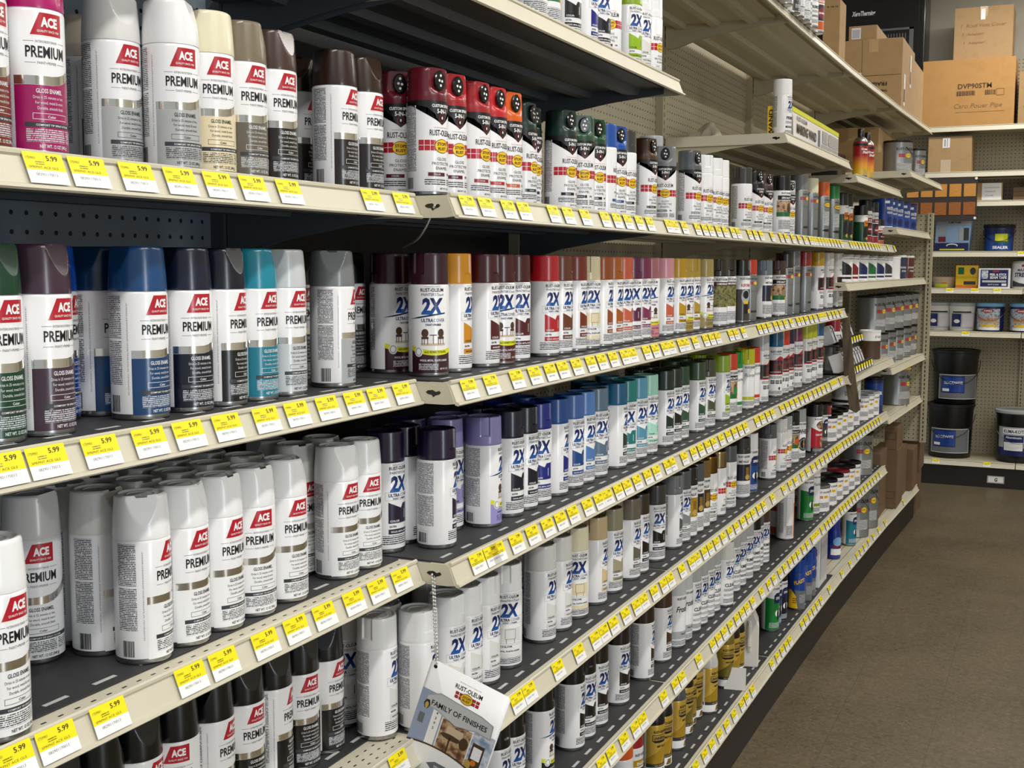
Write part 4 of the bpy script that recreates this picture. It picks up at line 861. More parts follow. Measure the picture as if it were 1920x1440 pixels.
for i, (lx, ly, e) in enumerate(LIGHTS):
    t = thing('ceiling_light', 'long fluorescent ceiling fixture, %s from the camera' % ('%s nearest' % ORD[i+1]), 'light', (lx, ly, CEIL-.001), PI/2 if ly == 8.35 else 0, 'fluorescent ceiling fixtures')
    b = MB(); b.prism([(-.11, 0), (.11, 0), (.07, -.05), (-.07, -.05)], -1.2, 1.2); b.obj('housing', mat('fixture_white', 'e8e8e4', .5), t)
    b = MB(); b.tube([(-.04, -1.15, -.07), (-.04, 1.15, -.07)], .013); b.tube([(.04, -1.15, -.07), (.04, 1.15, -.07)], .013); b.obj('tube', mat('tube_glow', 'fff6e6', .5, emit=6), t, 40)
b = MB(); b.box(5.8, 5.9, -3, 10, 0, CEIL); structure(b.obj('wall_right', MATS['wall_paint']))
b = MB()
for y0, y1, z0, z1 in ((-1.0, -.94, .3, 2.6), (.04, .1, .3, 2.6), (-1.0, .1, .24, .34), (-1.0, .1, 2.56, 2.66)): b.box(5.74, 5.8, y0, y1, z0, z1)
t = b.obj('added_window_1', mat('frame_alu', '8a8c8e', .4)); structure(t)  # unseen window with glowing pane, added for the highlight streaks on the cans
b = MB(); b.quad((5.795, -.94, .34), (5.795, .04, .34), (5.795, .04, 2.56), (5.795, -.94, 2.56)); q = b.obj('added_pane', mat('pane_glow', 'dfeaf6', .3, emit=2.5), t)
# ------------------------------------------------------------------ gondola run along the aisle
BAYS = [(-.062, .45, -.062, 1.671), (0, 1.671, 0, 2.89), (0, 2.89, 0, 4.12), (0, 4.12, .012, 5.38), (.012, 5.38, .045, 6.66), (.045, 6.66, .09, 7.9)]
BN = ['nearest bay', 'second bay', 'third bay', 'fourth bay', 'fifth bay', 'farthest bay']
def front(Y):
    for k, (x0, y0, x1, y1) in enumerate(BAYS):
        if Y <= y1: return x0+(x1-x0)*(Y-y0)/(y1-y0), k
    return .09, 5
PB = {0: holes('peg_grey', '7d8791'), 1: holes('peg_shade', '1d1f21')}  # second bay's panel is blackened to paint in the shade between its shelves
PT = holes('peg_tan', 'b9b095'); UPM = holes('slot_tan', 'b6ad92', slots=True); UPG = holes('slot_grey', '4b5157', slots=True)
for k, (x0, y0, x1, y1) in enumerate(BAYS):
    L = math.hypot(x1-x0, y1-y0); yaw = -math.atan2(x1-x0, y1-y0)
    t = thing('shelving_unit', '%s store shelving frame, %s of the aisle run' % ('dark grey' if k < 2 else 'tan', BN[k]), 'shelving frame', ((-.47 if k == 0 else x0-.47), y0, 0), yaw, 'shelving frames of the aisle run')
    H = 2.72
    b = MB(); b.box(0, L, 0, .012, .2, H); p = b.obj('back_panel', PB.get(k, PT), t); p.rotation_euler = (0, 0, PI/2)
    b = MB(); b.box(-.016, .016, -.028, .012, 0, H); p = b.obj('upright', UPG if k < 2 else UPM, t); p.rotation_euler = (0, 0, PI/2)
    b = MB(); b.box(.43, .445, .002, L-.002, 0, .172); q = b.obj('kick_board', MATS['kick']); q.location = t.location; q.rotation_euler = (0, 0, yaw); tag(q, 'black kick board under the bottom deck, %s' % BN[k], 'kick board', 'black kick boards')
LIPP = [(-.05, .0345), (-.018, .0345), (-.016, .037), (-.013, .0388), (-.0102, .037), (-.0102, .0335), (-.0125, .0315), (-.001, .004), (.0035, .0027), (.0047, -.0005), (.002, -.0027), (-.003, -.0015), (-.014, .029), (-.018, .031), (-.05, .031)]
def shelf(x0, y0, x1, y1, zl, depth, label, liner=True, m='lip', ribs=False, group=None, rz=None, wedge=True, grooves=False, strip=0, under='steel_tan', name='gondola_shelf'):
    L = math.hypot(x1-x0, y1-y0); yaw = -math.atan2(x1-x0, y1-y0)
    t = thing(name, label, 'shelf', (x0, y0, zl), yaw, group)
    b = MB(); b.box(-depth, -.05, .002, L-.002, .018, .0345)
    if ribs:
        for x in (-.13, -.26, -.38):
            if x > -depth+.04: b.prism([(x-.022, .018), (x+.022, .018), (x+.014, .004), (x-.014, .004)], .01, L-.01)
    if grooves:
        b.k = 1
        for x in (-.05, -.09, -.13, -.17, -.21): b.box(x, x+.004, .01, L-.01, .0345, .0352)
        b.k = 0
    if strip:
        b.k = 1; n = int(L/.024)
        for j in range(strip):
            for i in range(n): b.box(-.030-j*.016, -.0275-j*.016, .01+i*.024+j*.008, .017+i*.024+j*.008, .0345, .0348)
        b.k = 0
    b.obj('deck', [MATS[m if under is None else under] if not strip and not grooves else MATS['lip'], MATS['lip_dark'] if grooves else MATS['black']], t)
    b = MB(); b.prism(LIPP, .0015, L-.0015); b.obj('price_channel', MATS[m], t, smooth=30)
    for y in (0, L-.0015):
        b = MB(); b.prism([(-.017, .0343), (-.0135, .0285), (-.0035, .0008), (-.02, -.001), (-depth, -.001), (-depth, .0343)], y, y+.0015)
        if y: b.obj('end_plate', [MATS[m], MATS['black']], t); continue
        b.k = 1; pts = [(-.037, .019), (-.043, .022), (-.052, .021), (-.056, .018), (-.052, .015), (-.045, .014), (-.042, .010), (-.038, .013), (-.031, .015), (-.028, .018), (-.031, .021)]
        i = len(b.v); b.v += [(x, -.0004, z) for x, z in pts]; b.f.append(tuple(range(i, i+len(pts)))); b.m.append(1); b.obj('end_plate', [MATS[m], MATS['black']], t)
    if wedge:
        for y in (.006, L-.009):
            b = MB(); b.prism([(-.05, .018), (-.05, .004), (-depth*.45, -.012), (-depth*.75, -.034), (-depth+.03, -.058), (-depth, -.058), (-depth, .018)], y, y+.003); b.obj('bracket', MATS[under or m], t)
    if liner:
        ln = thing('shelf_liner', 'black plastic can mat with pale dashes on the %s' % label.split('bearing')[0].split(' lip')[0][-60:], 'shelf mat', (x0, y0, zl), yaw, 'black can mats')
        ln['label'] = 'black can mat with pale dashes lying on ' + liner
        b = MB(); fx = -.027-.017*strip; b.box(-depth+.03, fx, .006, L-.006, .0347, .037); b.obj('mat', MATS['liner'], ln)
        b = MB(); n = int(L/.0745)
        for i in range(n): b.box(fx-.021, fx-.0145, .03+i*.0745, .065+i*.0745, .037, .0372)
        b.obj('printed_dashes', MATS['dash'], ln)
    return t
ZL = {'1': 1.676, '2': 1.378, '3': 1.080, '4': .781, '5': .483, '6': .175}
for s, zl in ZL.items():
    last = {'1': 5, '2': 4, '3': 4, '4': 5, '5': 5, '6': 6}[s]
    for k in range(last):
        x0, y0, x1, y1 = BAYS[k]; bare = (s == '6' and k > 3)
        shelf(x0, y0, x1, y1, zl, .378 if k == 0 else .438, 'cream steel shelf, %s, %s' % (SHN[s], BN[k]), liner=False if bare else '%s, %s' % (SHN[s], BN[k]), group='cream shelves of the aisle run',
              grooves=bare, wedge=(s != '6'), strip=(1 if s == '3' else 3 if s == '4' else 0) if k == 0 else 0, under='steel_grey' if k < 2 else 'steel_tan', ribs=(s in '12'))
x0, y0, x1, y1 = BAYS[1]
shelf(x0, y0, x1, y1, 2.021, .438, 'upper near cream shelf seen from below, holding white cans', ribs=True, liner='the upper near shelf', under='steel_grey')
shelf(-.062, .45, -.062, 1.671, 2.021, .378, 'added unseen upper shelf shading the beige cans, nearest bay', ribs=True, liner=False, under='steel_grey')  # shelf above the view, added to shade the nearest bay
for k in range(2, 6):
    x0, y0, x1, y1 = BAYS[k]
    shelf(x0, y0, x1, y1, 2.42, .438, 'top overhead shelf of the %s, ribbed tan underside' % BN[k], ribs=True, liner=False, under='steel_tan')
EX = [('A', 3, 2.02, 0, 'short ledge shelf carrying the marking wand box'), ('A2', 4, 1.966, .03, 'small far shelf carrying the red and yellow cans'), ('A3', 5, 2.073, .075, 'far upper shelf carrying a carton and grey gallons'), ('S1P', 5, 1.773, .016, 'far shelf carrying the blue canisters'),
      ('B2', 4, 1.493, 0, 'far shelf of white quarts with coloured panels'), ('B2', 5, 1.493, 0, 'farthest shelf of jars with white lids'), ('C2', 4, 1.078, .02, 'far shelf under the paint marker display'), ('C3', 5, 1.018, .01, 'farthest shelf carrying the grey cans'), ('D', 5, .748, 0, 'farthest low shelf with a grey gallon')]
for n, k, zl, dx, lab in EX:
    x0, y0, x1, y1 = BAYS[k]; shelf(x0+dx, y0, x1+dx, y1, zl, .438+dx, lab, liner=False, ribs=True, under='steel_tan')
# panel closing the run
t = thing('end_panel', 'tan perforated end panel with slotted upright, facing the camera', 'panel', (0, 7.93, 0))
b = MB(); b.box(-.49, .086, 0, .012, .485, 1.93); b.obj('pegboard', PT, t)
b = MB(); b.box(-.017, .017, -.03, .02, .483, 1.935); p = b.obj('upright', UPM, t); p.location = (.1, 0, 0)
# back gondola facing the camera
t = thing('shelving_unit', 'tan shelving frame facing the camera at the back', 'shelving frame', (0, 9.64, 0), 0)
for xx in (-.62, .62, 1.86):
    b = MB(); b.box(0, 1.235, 0, .012, .15, 3.12); p = b.obj('back_panel', PT, t); p.location = (xx, 0, 0)
    b = MB(); b.box(-.016, .016, -.03, .012, 0, 3.13); p = b.obj('upright', UPM, t); p.location = (xx, 0, 0)
b = MB(); b.box(-.62, 3.1, -.455, -.445, 0, .147); t = b.obj('kick_board', MATS['kick'], loc=(0, 9.64, 0)); tag(t, 'long black kick board of the back run with number plate', 'kick board')
d = Dec(); d.rect('lgrey', -58, 58, -27, 27, 1); d.rect('white', -50, 50, -20, 22, 2); d.text('inkblk', 'G', 2, -13, 26, 22, .04, 3, .15)
d = link('aisle_plate', d.build('aisle_plate', planef((.49, -.456, .062), (1, 0, 0), (0, 0, 1)), 0), t); d['label'] = 'white number plate on the black kick plate'
for n, (zl, dep, lab) in enumerate([(2.566, .45, 'back shelf under the big flue pipe carton'), (2.242, .45, 'back shelf under the taped plain carton'), (2.033, .45, 'back shelf behind the stain sample board'), (1.673, .45, 'back shelf under the blue boxed kit and bucket'), (1.408, .45, 'back shelf under the seam tape box'), (1.096, .45, 'back shelf under the grey and printed pails'), (.150, .46, 'back base deck under the black pails')]):
    for xx in (-.62, .62, 1.86): 
        t = shelf(0, 0, 0, 1.235, zl, dep-.03, lab+{-.62: ', left part', .62: ', middle part', 1.86: ', right part'}[xx], liner=False, wedge=zl > .2, group='cream shelves of the back run'); t.location = (xx, 9.17, zl); t.rotation_euler = (0, 0, -PI/2)
# ------------------------------------------------------------------ price tags on the channels
def tag_mesh(price):
    d = Dec(); d.rect('white', 0, 52, 0, 14.5, 1); d.rect('tagyel', 0, 52, 14.5, 34, 1); d.text('tagblk', price, 37, 25.5, 5.6, 15, .02, 2); d.text('taginkd', '17'+price.replace('.', '')+'01', 9, 26, 3, 12, 0, 2)
    d.rect('fine_y', 14, 26, 20.5, 24, 2); d.text('taginkd', 'SPRPNT ACE GLS', 23, 16.3, 2.6, 38, 0, 2) if price[0] == '5' else d.rect('fine_y', 3, 44, 15.6, 19, 2); d.text('grey', '082901170013', 24, 8.2, 3.2, 28, 0, 2)
    u = Vector((0, 1, 0)); v = Vector((-.0112, 0, .0275)).normalized()
    me = d.build('price_tag', planef((.0022, 0, .0045), u, v), 0)
    bm = bmesh.new(); bm.from_mesh(me); n = u.cross(v); vs = [bm.verts.new(Vector((.0022, 0, .0045))+u*a+v*c) for a, c in ((0, 0), (.052, 0), (.052, .034), (0, .034))]; f = bm.faces.new(vs); f.material_index = 0; bm.to_mesh(me); bm.free(); return me
TM = {p: tag_mesh(p) for p in ('5.99', '7.99')}
for s, ys in TAGS.items():
    n = {}
    for i, y in enumerate(ys):
        x, k = front(y+.02); n[k] = n.get(k, 0)+1
        p = '5.99' if k == 0 else '7.99'; o = link('price_tag', TM[p])
        x0, y0, x1, y1 = BAYS[k]; y = min(y, y1-.056); y = max(y, y0+.004); o.location = (front(y)[0] if front(y)[1] == k else x0, y, ZL[s]); o.rotation_euler = (0, 0, -math.atan2(x1-x0, y1-y0))
        tag(o, 'yellow and white price tag, %s from left on %s lip, %s' % (ORD[n[k]], SHN[s], BN[k]), 'price tag', 'price tags on the shelf lips')
# ------------------------------------------------------------------ the spray cans
rows = []
for s, L in CANS.items():
    cnt = {}; names = [(COL[c[1]][1], c[0]) for c in L]
    for i, c in enumerate(L):
        key = names[i]; cnt[key] = cnt.get(key, 0)+1; tot = names.count(key)
        lab = '%s-capped spray can, %s, %s%s' % (key[0], KD[key[1]], SHN[s], '' if tot == 1 else ', %s such from left' % ORD[cnt[key]])
        if tot == 1 and i and len(lab.split()) < 11: lab += ', after %s one' % names[i-1][0]
        lab = ' '.join(lab.split()[:16])
        r = spray_can(c[0], c[1], c[2], c[3], c[4], SZV[s], c[5], lab, 'spray cans on the %s' % SHN[s])
        nom = {'mark': .245, 'mark2': .245, 'pro': .245, 'srt': .245, 'mark3': .245, 'uni': .223, 'warm': .22}.get(c[0], .206)
        if abs(c[6]/nom-1) > .03: r.scale = (1, 1, c[6]/nom)
# ------------------------------------------------------------------ card on its bead chain, other chain
def chain(pts, label, r=.0022):
    P = [Vector(p) for p in pts]; b = MB(); acc = 0; 
    for a, c in zip(P, P[1:]):
        L = (c-a).length; n = max(1, int(L/.0052))
        for k in range(n):
            q = a.lerp(c, k/n); b.lathe([(r*.3, -r*.95), (r*.8, -r*.6), (r, 0), (r*.8, r*.6), (r*.3, r*.95)], 8, (q.x, q.y, q.z))
        b.tube([a, c], r*.25, 5)
    o = b.obj('bead_chain', mat('chain_steel', 'dededa', .2, metal=.6), smooth=50); return tag(o, label, 'chain')
def sag(a, c, d, n=8):
    a, c = Vector(a), Vector(c); return [a.lerp(c, k/n)+Vector((0, 0, -d*4*(k/n)*(1-k/n))) for k in range(n+1)]
chain(sag((-.043, 1.666, 1.097), (-.030, 1.655, .952), .0)+sag((-.028, 1.655, .954), (-.040, 1.668, 1.095), .0), 'steel bead chain looped through the third shelf end plate, holding the finishes card')
chain(sag((-.036, 1.667, 1.694), (-.17, 1.83, 1.640), .012)+[(-.23, 1.9, 1.632)], 'steel bead chain hanging slack from the eye-level shelf end plate')
def finish_card():
    t = thing('finish_card', 'white hanging card titled Family of Finishes with photos', 'card', (-.030, 1.655, .950))
    nrm = Vector((.04, -1, .0)).normalized(); u0 = Vector((0, 0, 1)).cross(nrm).normalized(); v0 = nrm.cross(u0); a = -math.radians(18.8)
    u = u0*math.cos(a)+v0*math.sin(a); v = -u0*math.sin(a)+v0*math.cos(a)
    W, Hh = 148, 215; o = Vector((0, 0, 0))-u*.010+v*.008
    def rr(x0, x1, z0, z1, r=8):
        p = []
        for cx, cz, s in ((x1-r, z1-r, 0), (x0+r, z1-r, 1), (x0+r, z0+r, 2), (x1-r, z0+r, 3)):
            p += [(cx+r*math.cos(PI/2*(s+k/4)), cz+r*math.sin(PI/2*(s+k/4))) for k in range(5)]
        return p
    d = Dec(); d.poly('white', rr(0, W, -Hh, 0), 0)
    cb = link('card_board', d.build('card_board', planef(o, u, v), 0), t); sm = cb.modifiers.new('thick', 'SOLIDIFY'); sm.thickness = .001; sm.offset = -1
    d = Dec(); d.oval('inkblk', 10, -10, 3.4, 3.4, 2); d.text('red', 'TRUSTED QUALITY SINCE 1921', 78, -15, 1.8, 40, 0, 2); d.text('inkblk', 'RUST-OLEUM', 78, -27, 8, 50, .02, 3)
    squares(d, 56, -44, 22, 13, 3); squares(d, 80, -44, 22, 13, 3); d.oval('inkblk', 78, -38, 12, 9.5, 3); d.oval('yellow', 78, -38, 11, 8.6, 4); d.text('inkblk', 'STOPS', 78, -37.5, 4, 15, .02, 5); d.text('inkblk', 'RUST', 78, -43, 4, 13, .02, 5)
    d.rect('siding', 0, 48, -148, -52, 1); d.rect('white', 30, 46, -150, -66, 2); 
    for k in range(8): d.rect('lgrey', 0, 30, -64-k*11, -63.4-k*11, 2)
    d.rect('photo_cool', 108, 146, -150, -78, 1)
    d.poly('lgrey', [(12, -60), (34, -48), (66, -50), (112, -52), (136, -58), (138, -84), (112, -82), (74, -92), (36, -80), (10, -78)], 3); d.poly('plate', [(14, -61.5), (35, -50), (66, -52), (111, -54), (134, -59.5), (136, -81.5), (112, -80), (74, -89.5), (37, -78), (12, -76.5)], 4)
    d.text('inkblk', 'FAMILY OF FINISHES', 75, -74, 9.5, 104, .015, 6)
    d.rect('photo_warm', 50, 106, -152, -86, 3); d.rect('ptan', 62, 92, -108, -94, 4); d.oval('brownp', 72, -112, 18, 5, 5); d.rect('brownp', 70, 73, -146, -112, 5); d.rect('brownp', 58, 86, -148, -145, 5); d.oval('brownp', 97, -112, 8, 11, 5); d.rect('white', 49, 50.4, -152, -84, 5); d.rect('white', 106, 107.4, -152, -84, 5)
    d.rect('brownp', 112, 134, -148, -100, 3); d.rect('white', 115, 131, -128, -106, 4); d.oval('orange', 122, -134, 5, 5, 5); d.oval('goldl', 112, -140, 7, 8, 5)
    d.oval('inkblk', 16, -76, 6, 9, 4, 6); d.oval('goldl', 16, -78, 3.4, 6, 5, 8); d.rect('grey', 8, 18, -112, -94, 4)
    for i, q in enumerate('4395'): d.text('inkblk', q, 38, -86-i*9, 5, None, .01, 4)
    A = [k*7.3 for k in range(21)]; f = lambda a: -150+18*(1-((a-60)/86)**2)-10
    d.poly('brownp', [(a, f(a)+3) for a in A]+[(a, f(a)) for a in reversed(A)], 6); d.poly('white', [(a, f(a)) for a in A]+[(146, -208), (0, -208)], 7)
    d.poly('grey', [(46, -172), (60, -164), (92, -164), (102, -172), (92, -180), (58, -180)], 8); d.text('white', 'TEXTURED', 75, -175, 5, 30, .01, 9)
    for i, c in enumerate(('green', 'lgrey', 'ptan', 'grey')): d.rect(c, 8+i*34, 26+i*34, -204, -186, 8)
    link('printed_face', d.build('printed_face', planef(o, u, v), 0), t)
finish_card()
# ------------------------------------------------------------------ other goods
def decal(parent, name, d, o, u, v): return link(name, d.build(name, planef(o, u, v), 0), parent)
def carton(x0, x1, y0, y1, z0, h, label, m='card', rz=0, tape=True, cat='carton', near=None, side=None, flaps=False, name='carton'):
    cx, cy = (x0+x1)/2, (y0+y1)/2; t = thing(name, label, cat, (cx, cy, z0), rz); w, l = (x1-x0)/2, (y1-y0)/2
    b = MB(); b.box(-w, w, -l, l, 0, h); b.obj('box', MATS[m], t, bevel=.002)
    if tape:
        b = MB(); b.box(-.025, .025, -l-.0006, l+.0006, h-.0001, h+.0006); b.box(-.025, .025, -l-.0008, -l-.0002, h-.07, h); b.obj('tape', mat('tape', 'c9a878', .15, coat=.4), t)
    if near: decal(t, 'printing', near(), (0, -l-.001, 0), (1, 0, 0), (0, 0, 1))
    if side: decal(t, 'side_printing', side(), (w+.001, 0, 0), (0, 1, 0), (0, 0, 1))
    return t
def paint_can(x, y, z, r, h, label, body='sbody', lid='black', lab=None, handle=True, name='paint_can', group=None, side=.9):
    t = thing(name, label, 'paint can', (x, y, z), math.atan2(cam.location.y-y, cam.location.x-x)+side, group)
    b = MB(); b.lathe([(r*.97, 0), (r, .002), (r*.985, .005), (r*.985, h-.012), (r*.99, h-.010)], 48); b.obj('can_body', MATS[body], t, 40)
    b = MB(); b.lathe([(r, h-.012), (r*1.02, h-.009), (r*1.02, h-.001), (r*.99, h), (r*.93, h), (r*.92, h-.004), (r*.8, h-.004), (r*.79, h-.0055), (.001, h-.0055)], 48); b.obj('lid', MATS[lid], t, 40)
    if lab: link('can_label', lab(r, h).build('can_label', wrapf(r*.987)), t)
    if handle and r > .07:
        b = MB(); b.tube([(r*1.01*math.cos(a), r*1.01*math.sin(a), h*(.82-.34*math.sin(abs(a-.0)+.0))) for a in [k*PI/12 for k in range(13)]], .002, 6); b.obj('handle', MATS['tin'], t, 40)
    return t
def lab_red(r, h):
    d = Dec(); H = h*1000; W = r*1000; d.text('inkblk', 'RUST-OLEUM', 0, H*.72, H*.07, W*1.3, .03, 3); squares(d, -W*.5, H*.52, W*.42, H*.1, 3); d.oval('yellow', W*.2, H*.57, W*.22, H*.06, 3); d.text('inkblk', 'STOPS RUST', W*.2, H*.56, H*.025, W*.34, .02, 4); d.rect('fine_l', -W*.6, W*.6, H*.16, H*.36); return d
def lab_white(r, h):
    d = lab_red(r, h); H = h*1000; d.rect('paper', -PI*r*1000+.5, PI*r*1000-.5, H*.05, H*.9, 0); d.rect('fine_wl', -r*1900, -r*1300, H*.1, H*.85, 1); return d
def lab_panel(col):
    def f(r, h):
        d = Dec(); H = h*1000; W = r*1000; d.rect('paper', -PI*W+.5, PI*W-.5, H*.04, H*.9, 0); d.poly(col, [(-W*.5, H*.25), (W*.7, H*.25), (W*.7, H*.5), (W*.3, H*.62), (-W*.5, H*.78)], 1); d.rect(col, -W*.5, W*.7, H*.1, H*.18, 1); d.text('inkblk', 'RUST-OLEUM', W*.3, H*.82, H*.05, W, .02, 3); return d
    return f
n = 0
def grp(lst, r, h, z, labf, desc, **kw):
    for i, (x, y) in enumerate(lst):
        paint_can(x, y, z, r, h, desc % ORD[i+1] if '%s' in desc else desc, lab=labf if not isinstance(labf, list) else labf[i], group=kw.get('group', desc.split(',')[0].replace('%s ', '')), **{k: v for k, v in kw.items() if k != 'group'})
for i, ((x, y), c, nm) in enumerate(zip([(-.06, 5.62), (-.058, 5.80), (-.052, 6.05), (-.046, 6.30), (-.038, 6.55), (-.03, 6.80)], ['inkblk', 'redd', 'navy', 'green', 'navy', 'strip'], ['black', 'dark red', 'navy', 'green', 'blue', 'dark grey'])):
    paint_can(x, y, 1.53, .052, .125, 'white quart can with %s label panel, %s in its far row' % (nm, ORD[i+1]), body='paper', lid='lgrey', lab=lab_panel(c), side=.45, group='white quarts with coloured panels')
paint_can(-.02, 7.02, 1.53, .055, .125, 'plain white plastic tub beside the blue jar', body='paper', lid='white', side=.5, name='plastic_tub')
mat('jarblue', '1c2c48', .15, coat=.6); mat('jarred', '5a1518', .15, coat=.6)
paint_can(-.004, 7.24, 1.53, .045, .135, 'dark blue glossy jar with white lid', body='jarblue', lid='white', name='jar', lab=lambda r, h: Dec().rect('lgrey', -30, 30, 60, 70).text('white', 'STAIN', 0, 40, 9, 36, .02, 2))
paint_can(.008, 7.52, 1.53, .045, .135, 'dark red glossy jar with white lid', body='jarred', lid='white', name='jar', lab=lambda r, h: Dec().rect('lgrey', -30, 30, 60, 70).text('white', 'STAIN', 0, 40, 9, 36, .02, 2))
grp([(-.045, 6.80), (-.035, 7.06), (-.022, 7.31), (-.008, 7.56), (.0, 7.80)], .055, .185, 1.055, lab_red, 'tall grey quart can, %s in the farthest middle row')
grp([(-.075, 6.72), (-.06, 7.0), (-.045, 7.28), (-.03, 7.56), (-.02, 7.80)], .078, .20, 1.243, lab_red, 'grey gallon can stacked on smaller cans, %s of five')
paint_can(-.045, 6.50, 1.115, .055, .15, 'white-topped brown stain can at the marker display end', body='brownp', lid='white', lab=lambda r, h: Dec().rect('white', -170, 170, 95, 140).text('inkblk', 'STAIN', 0, 110, 12, 44, .02, 2))
grp([(-.012, 7.35)], .085, .22, .785, lab_red, 'grey gallon can with yellow-topped lid on the low farthest shelf', lid='yellow')
# fourth shelf, fourth-fifth bays
for i, (x, y) in enumerate([(-.075, 5.42), (-.072, 5.545), (-.068, 5.67), (-.062, 5.81), (-.195, 5.48), (-.19, 5.61), (-.185, 5.75), (-.18, 5.9), (-.31, 5.5), (-.31, 5.65), (-.30, 5.8)]):
    paint_can(x, y, .818, .052, .115, 'white half-pint can with black lid on fourth shelf, %s of cluster' % ORD[i+1], body='paper', lid='black', lab=lab_white, side=.6, group='white cans with black lids')
for i, (x, y, z) in enumerate([(-.085, 6.03, .818), (-.085, 6.03, .9435)]):
    paint_can(x, y, z, .07, .125, 'wide white can with black lid, %s of a stack of two' % ('bottom', 'top')[i], body='paper', lid='black', lab=lab_white, side=.5)
for i, (x, y) in enumerate([(-.055, 6.24), (-.045, 6.36), (-.036, 6.48)]): paint_can(x, y, .818, .052, .125, 'white quart can with small red squares, %s past the wide white stack' % ORD[i+1], body='paper', lid='lgrey', lab=lab_white, side=.6)
paint_can(-.03, 6.585, .818, .05, .19, 'bright blue enamel can with white lettering', body='navy', lid='black', side=.5, lab=lambda r, h: Dec().rect('blue', -150, 150, 40, 160).text('white', 'ENAMEL', 0, 100, 16, 60, .03, 2).text('white', 'OIL', 0, 78, 12, 26, .03, 2))
# fifth shelf
for i, (x, y) in enumerate([(-.085, 5.30), (-.075, 5.46), (-.07, 5.60), (-.065, 5.74), (-.06, 5.88), (-.055, 6.02), (-.20, 5.38), (-.195, 5.53), (-.19, 5.68), (-.185, 5.83), (-.31, 5.45), (-.31, 5.6), (-.3, 5.78)]):
    lidc = ['sbody', 'black', 'black', 'redd', 'black', 'black', 'yellow', 'black', 'sbody', 'black', 'black', 'black', 'sbody'][i]
    paint_can(x, y, .520, .053 if i else .058, .115 if i < 6 else .135, 'white quart can with %s lid on fifth shelf, %s of cluster' % ({'sbody': 'silver', 'redd': 'red'}.get(lidc, lidc), ORD[i+1]), body='paper', lid=lidc, lab=lab_white, side=.6, group='white quarts on the fifth shelf')
paint_can(-.075, 6.35, .520, .085, .22, 'big grey gallon can with black lid on fifth shelf', lab=lab_red, side=.5)
# bottom deck
paint_can(-.06, 6.25, .212, .075, .25, 'grey gallon can standing alone on the bare bottom deck', lab=lab_red, lid='strip', side=.5)
paint_can(-.045, 6.50, .212, .072, .26, 'grey gallon can with yellow lid ring on the bottom deck', lab=lab_red, lid='yellow', side=.5)
# eye level and above, far bays
for i, (x, y) in enumerate([(-.045, 6.80), (-.04, 6.97), (-.03, 7.14), (-.02, 7.38), (-.01, 7.62)]):
    paint_can(x, y, 1.81, .058, .17, 'blue canister with pale base ring, %s in far row' % ORD[i+1], body='blue', lid='strip', side=.6, handle=False, name='canister', group='blue canisters', lab=lambda r, h: Dec().rect('white', -181, 181, 1, 8).rect('white', -20, 8, 132, 146).text('white', 'WATER', 14, 96, 18, 50, .03, 2).text('white', 'PROOF', 14, 76, 12, 40, .02, 2).oval('navy', 14, 40, 20, 20))
paint_can(-.02, 7.15, 2.11, .085, .20, 'large grey gallon can on the far upper shelf', lab=lab_red, side=.6)
paint_can(.045, 7.50, 2.11, .055, .185, 'slim grey can beside the large gallon, far upper shelf', lab=lab_red, side=.6)
carton(-.37, -.09, 6.90, 7.7, 2.11, .26, 'orange-tan carton with handwritten side behind the grey gallon', 'card', near=lambda: Dec().rect('card2', -158, 158, 2, 120, 1).text('pencil', '1-LIFT  5 GAL', 0, 90, 14, 200, 0, 2).text('pencil', 'LID  4', -60, 30, 14, 90, 0, 2))
b = MB(); b.box(-.06, .06, -.10, .10, 0, .11); t = thing('black_box', 'low black boxed item with white label left of red cans', 'box', (-.13, 5.62, 2.003)); b.obj('box', MATS['black'], t, bevel=.004)
decal(t, 'label', Dec().rect('white', -40, 30, 40, 80).text('grey', '12 OZ', -5, 52, 12, 40, .01, 2), (0, -.101, 0), (1, 0, 0), (0, 0, 1))
# marking wand box
t = thing('wand_box', 'long white box reading Marking Wand with yellow end', 'box', (-.082, 4.34, 2.057)); W_, L_, H_ = .082, 1.0, .118
b = MB(); b.box(-W_/2, W_/2, 0, L_, 0, H_); b.obj('box', MATS['paper'], t, bevel=.0015)
d = Dec(); d.rect('yellow', -41, 41, 0, 117, 1); d.text('inkblk', 'MARKING WAND', -8, 26, 14, 96, .03, 3, 0, PI/2) if False else d.text('inkblk', 'WAND', -22, 58, 15, 96, .03, 3, 0, PI/2); decal(t, 'yellow_end', d, (0, -.001, 0), (1, 0, 0), (0, 0, 1))
d = Dec(); d.rect('limey', 0, 998, 100, 117, 1); d.text('inkblk', 'MARKING WAND', 300, 32, 34, 380, .04, 3); d.text('grey', 'RUST-OLEUM', 200, 76, 16, 190, .02, 3); d.rect('fine_l', 620, 740, 40, 90, 2); d.rect('fine_l', 760, 980, 40, 90, 2); d.rect('grey', 530, 570, 20, 84, 2); d.rect('fine_l', 600, 980, 10, 34, 2)
d.poly('grey', [(10, 0), (50, 0), (30, 95)], 2); decal(t, 'side_panel', d, (W_/2+.001, 0, 0), (0, 1, 0), (0, 0, 1))
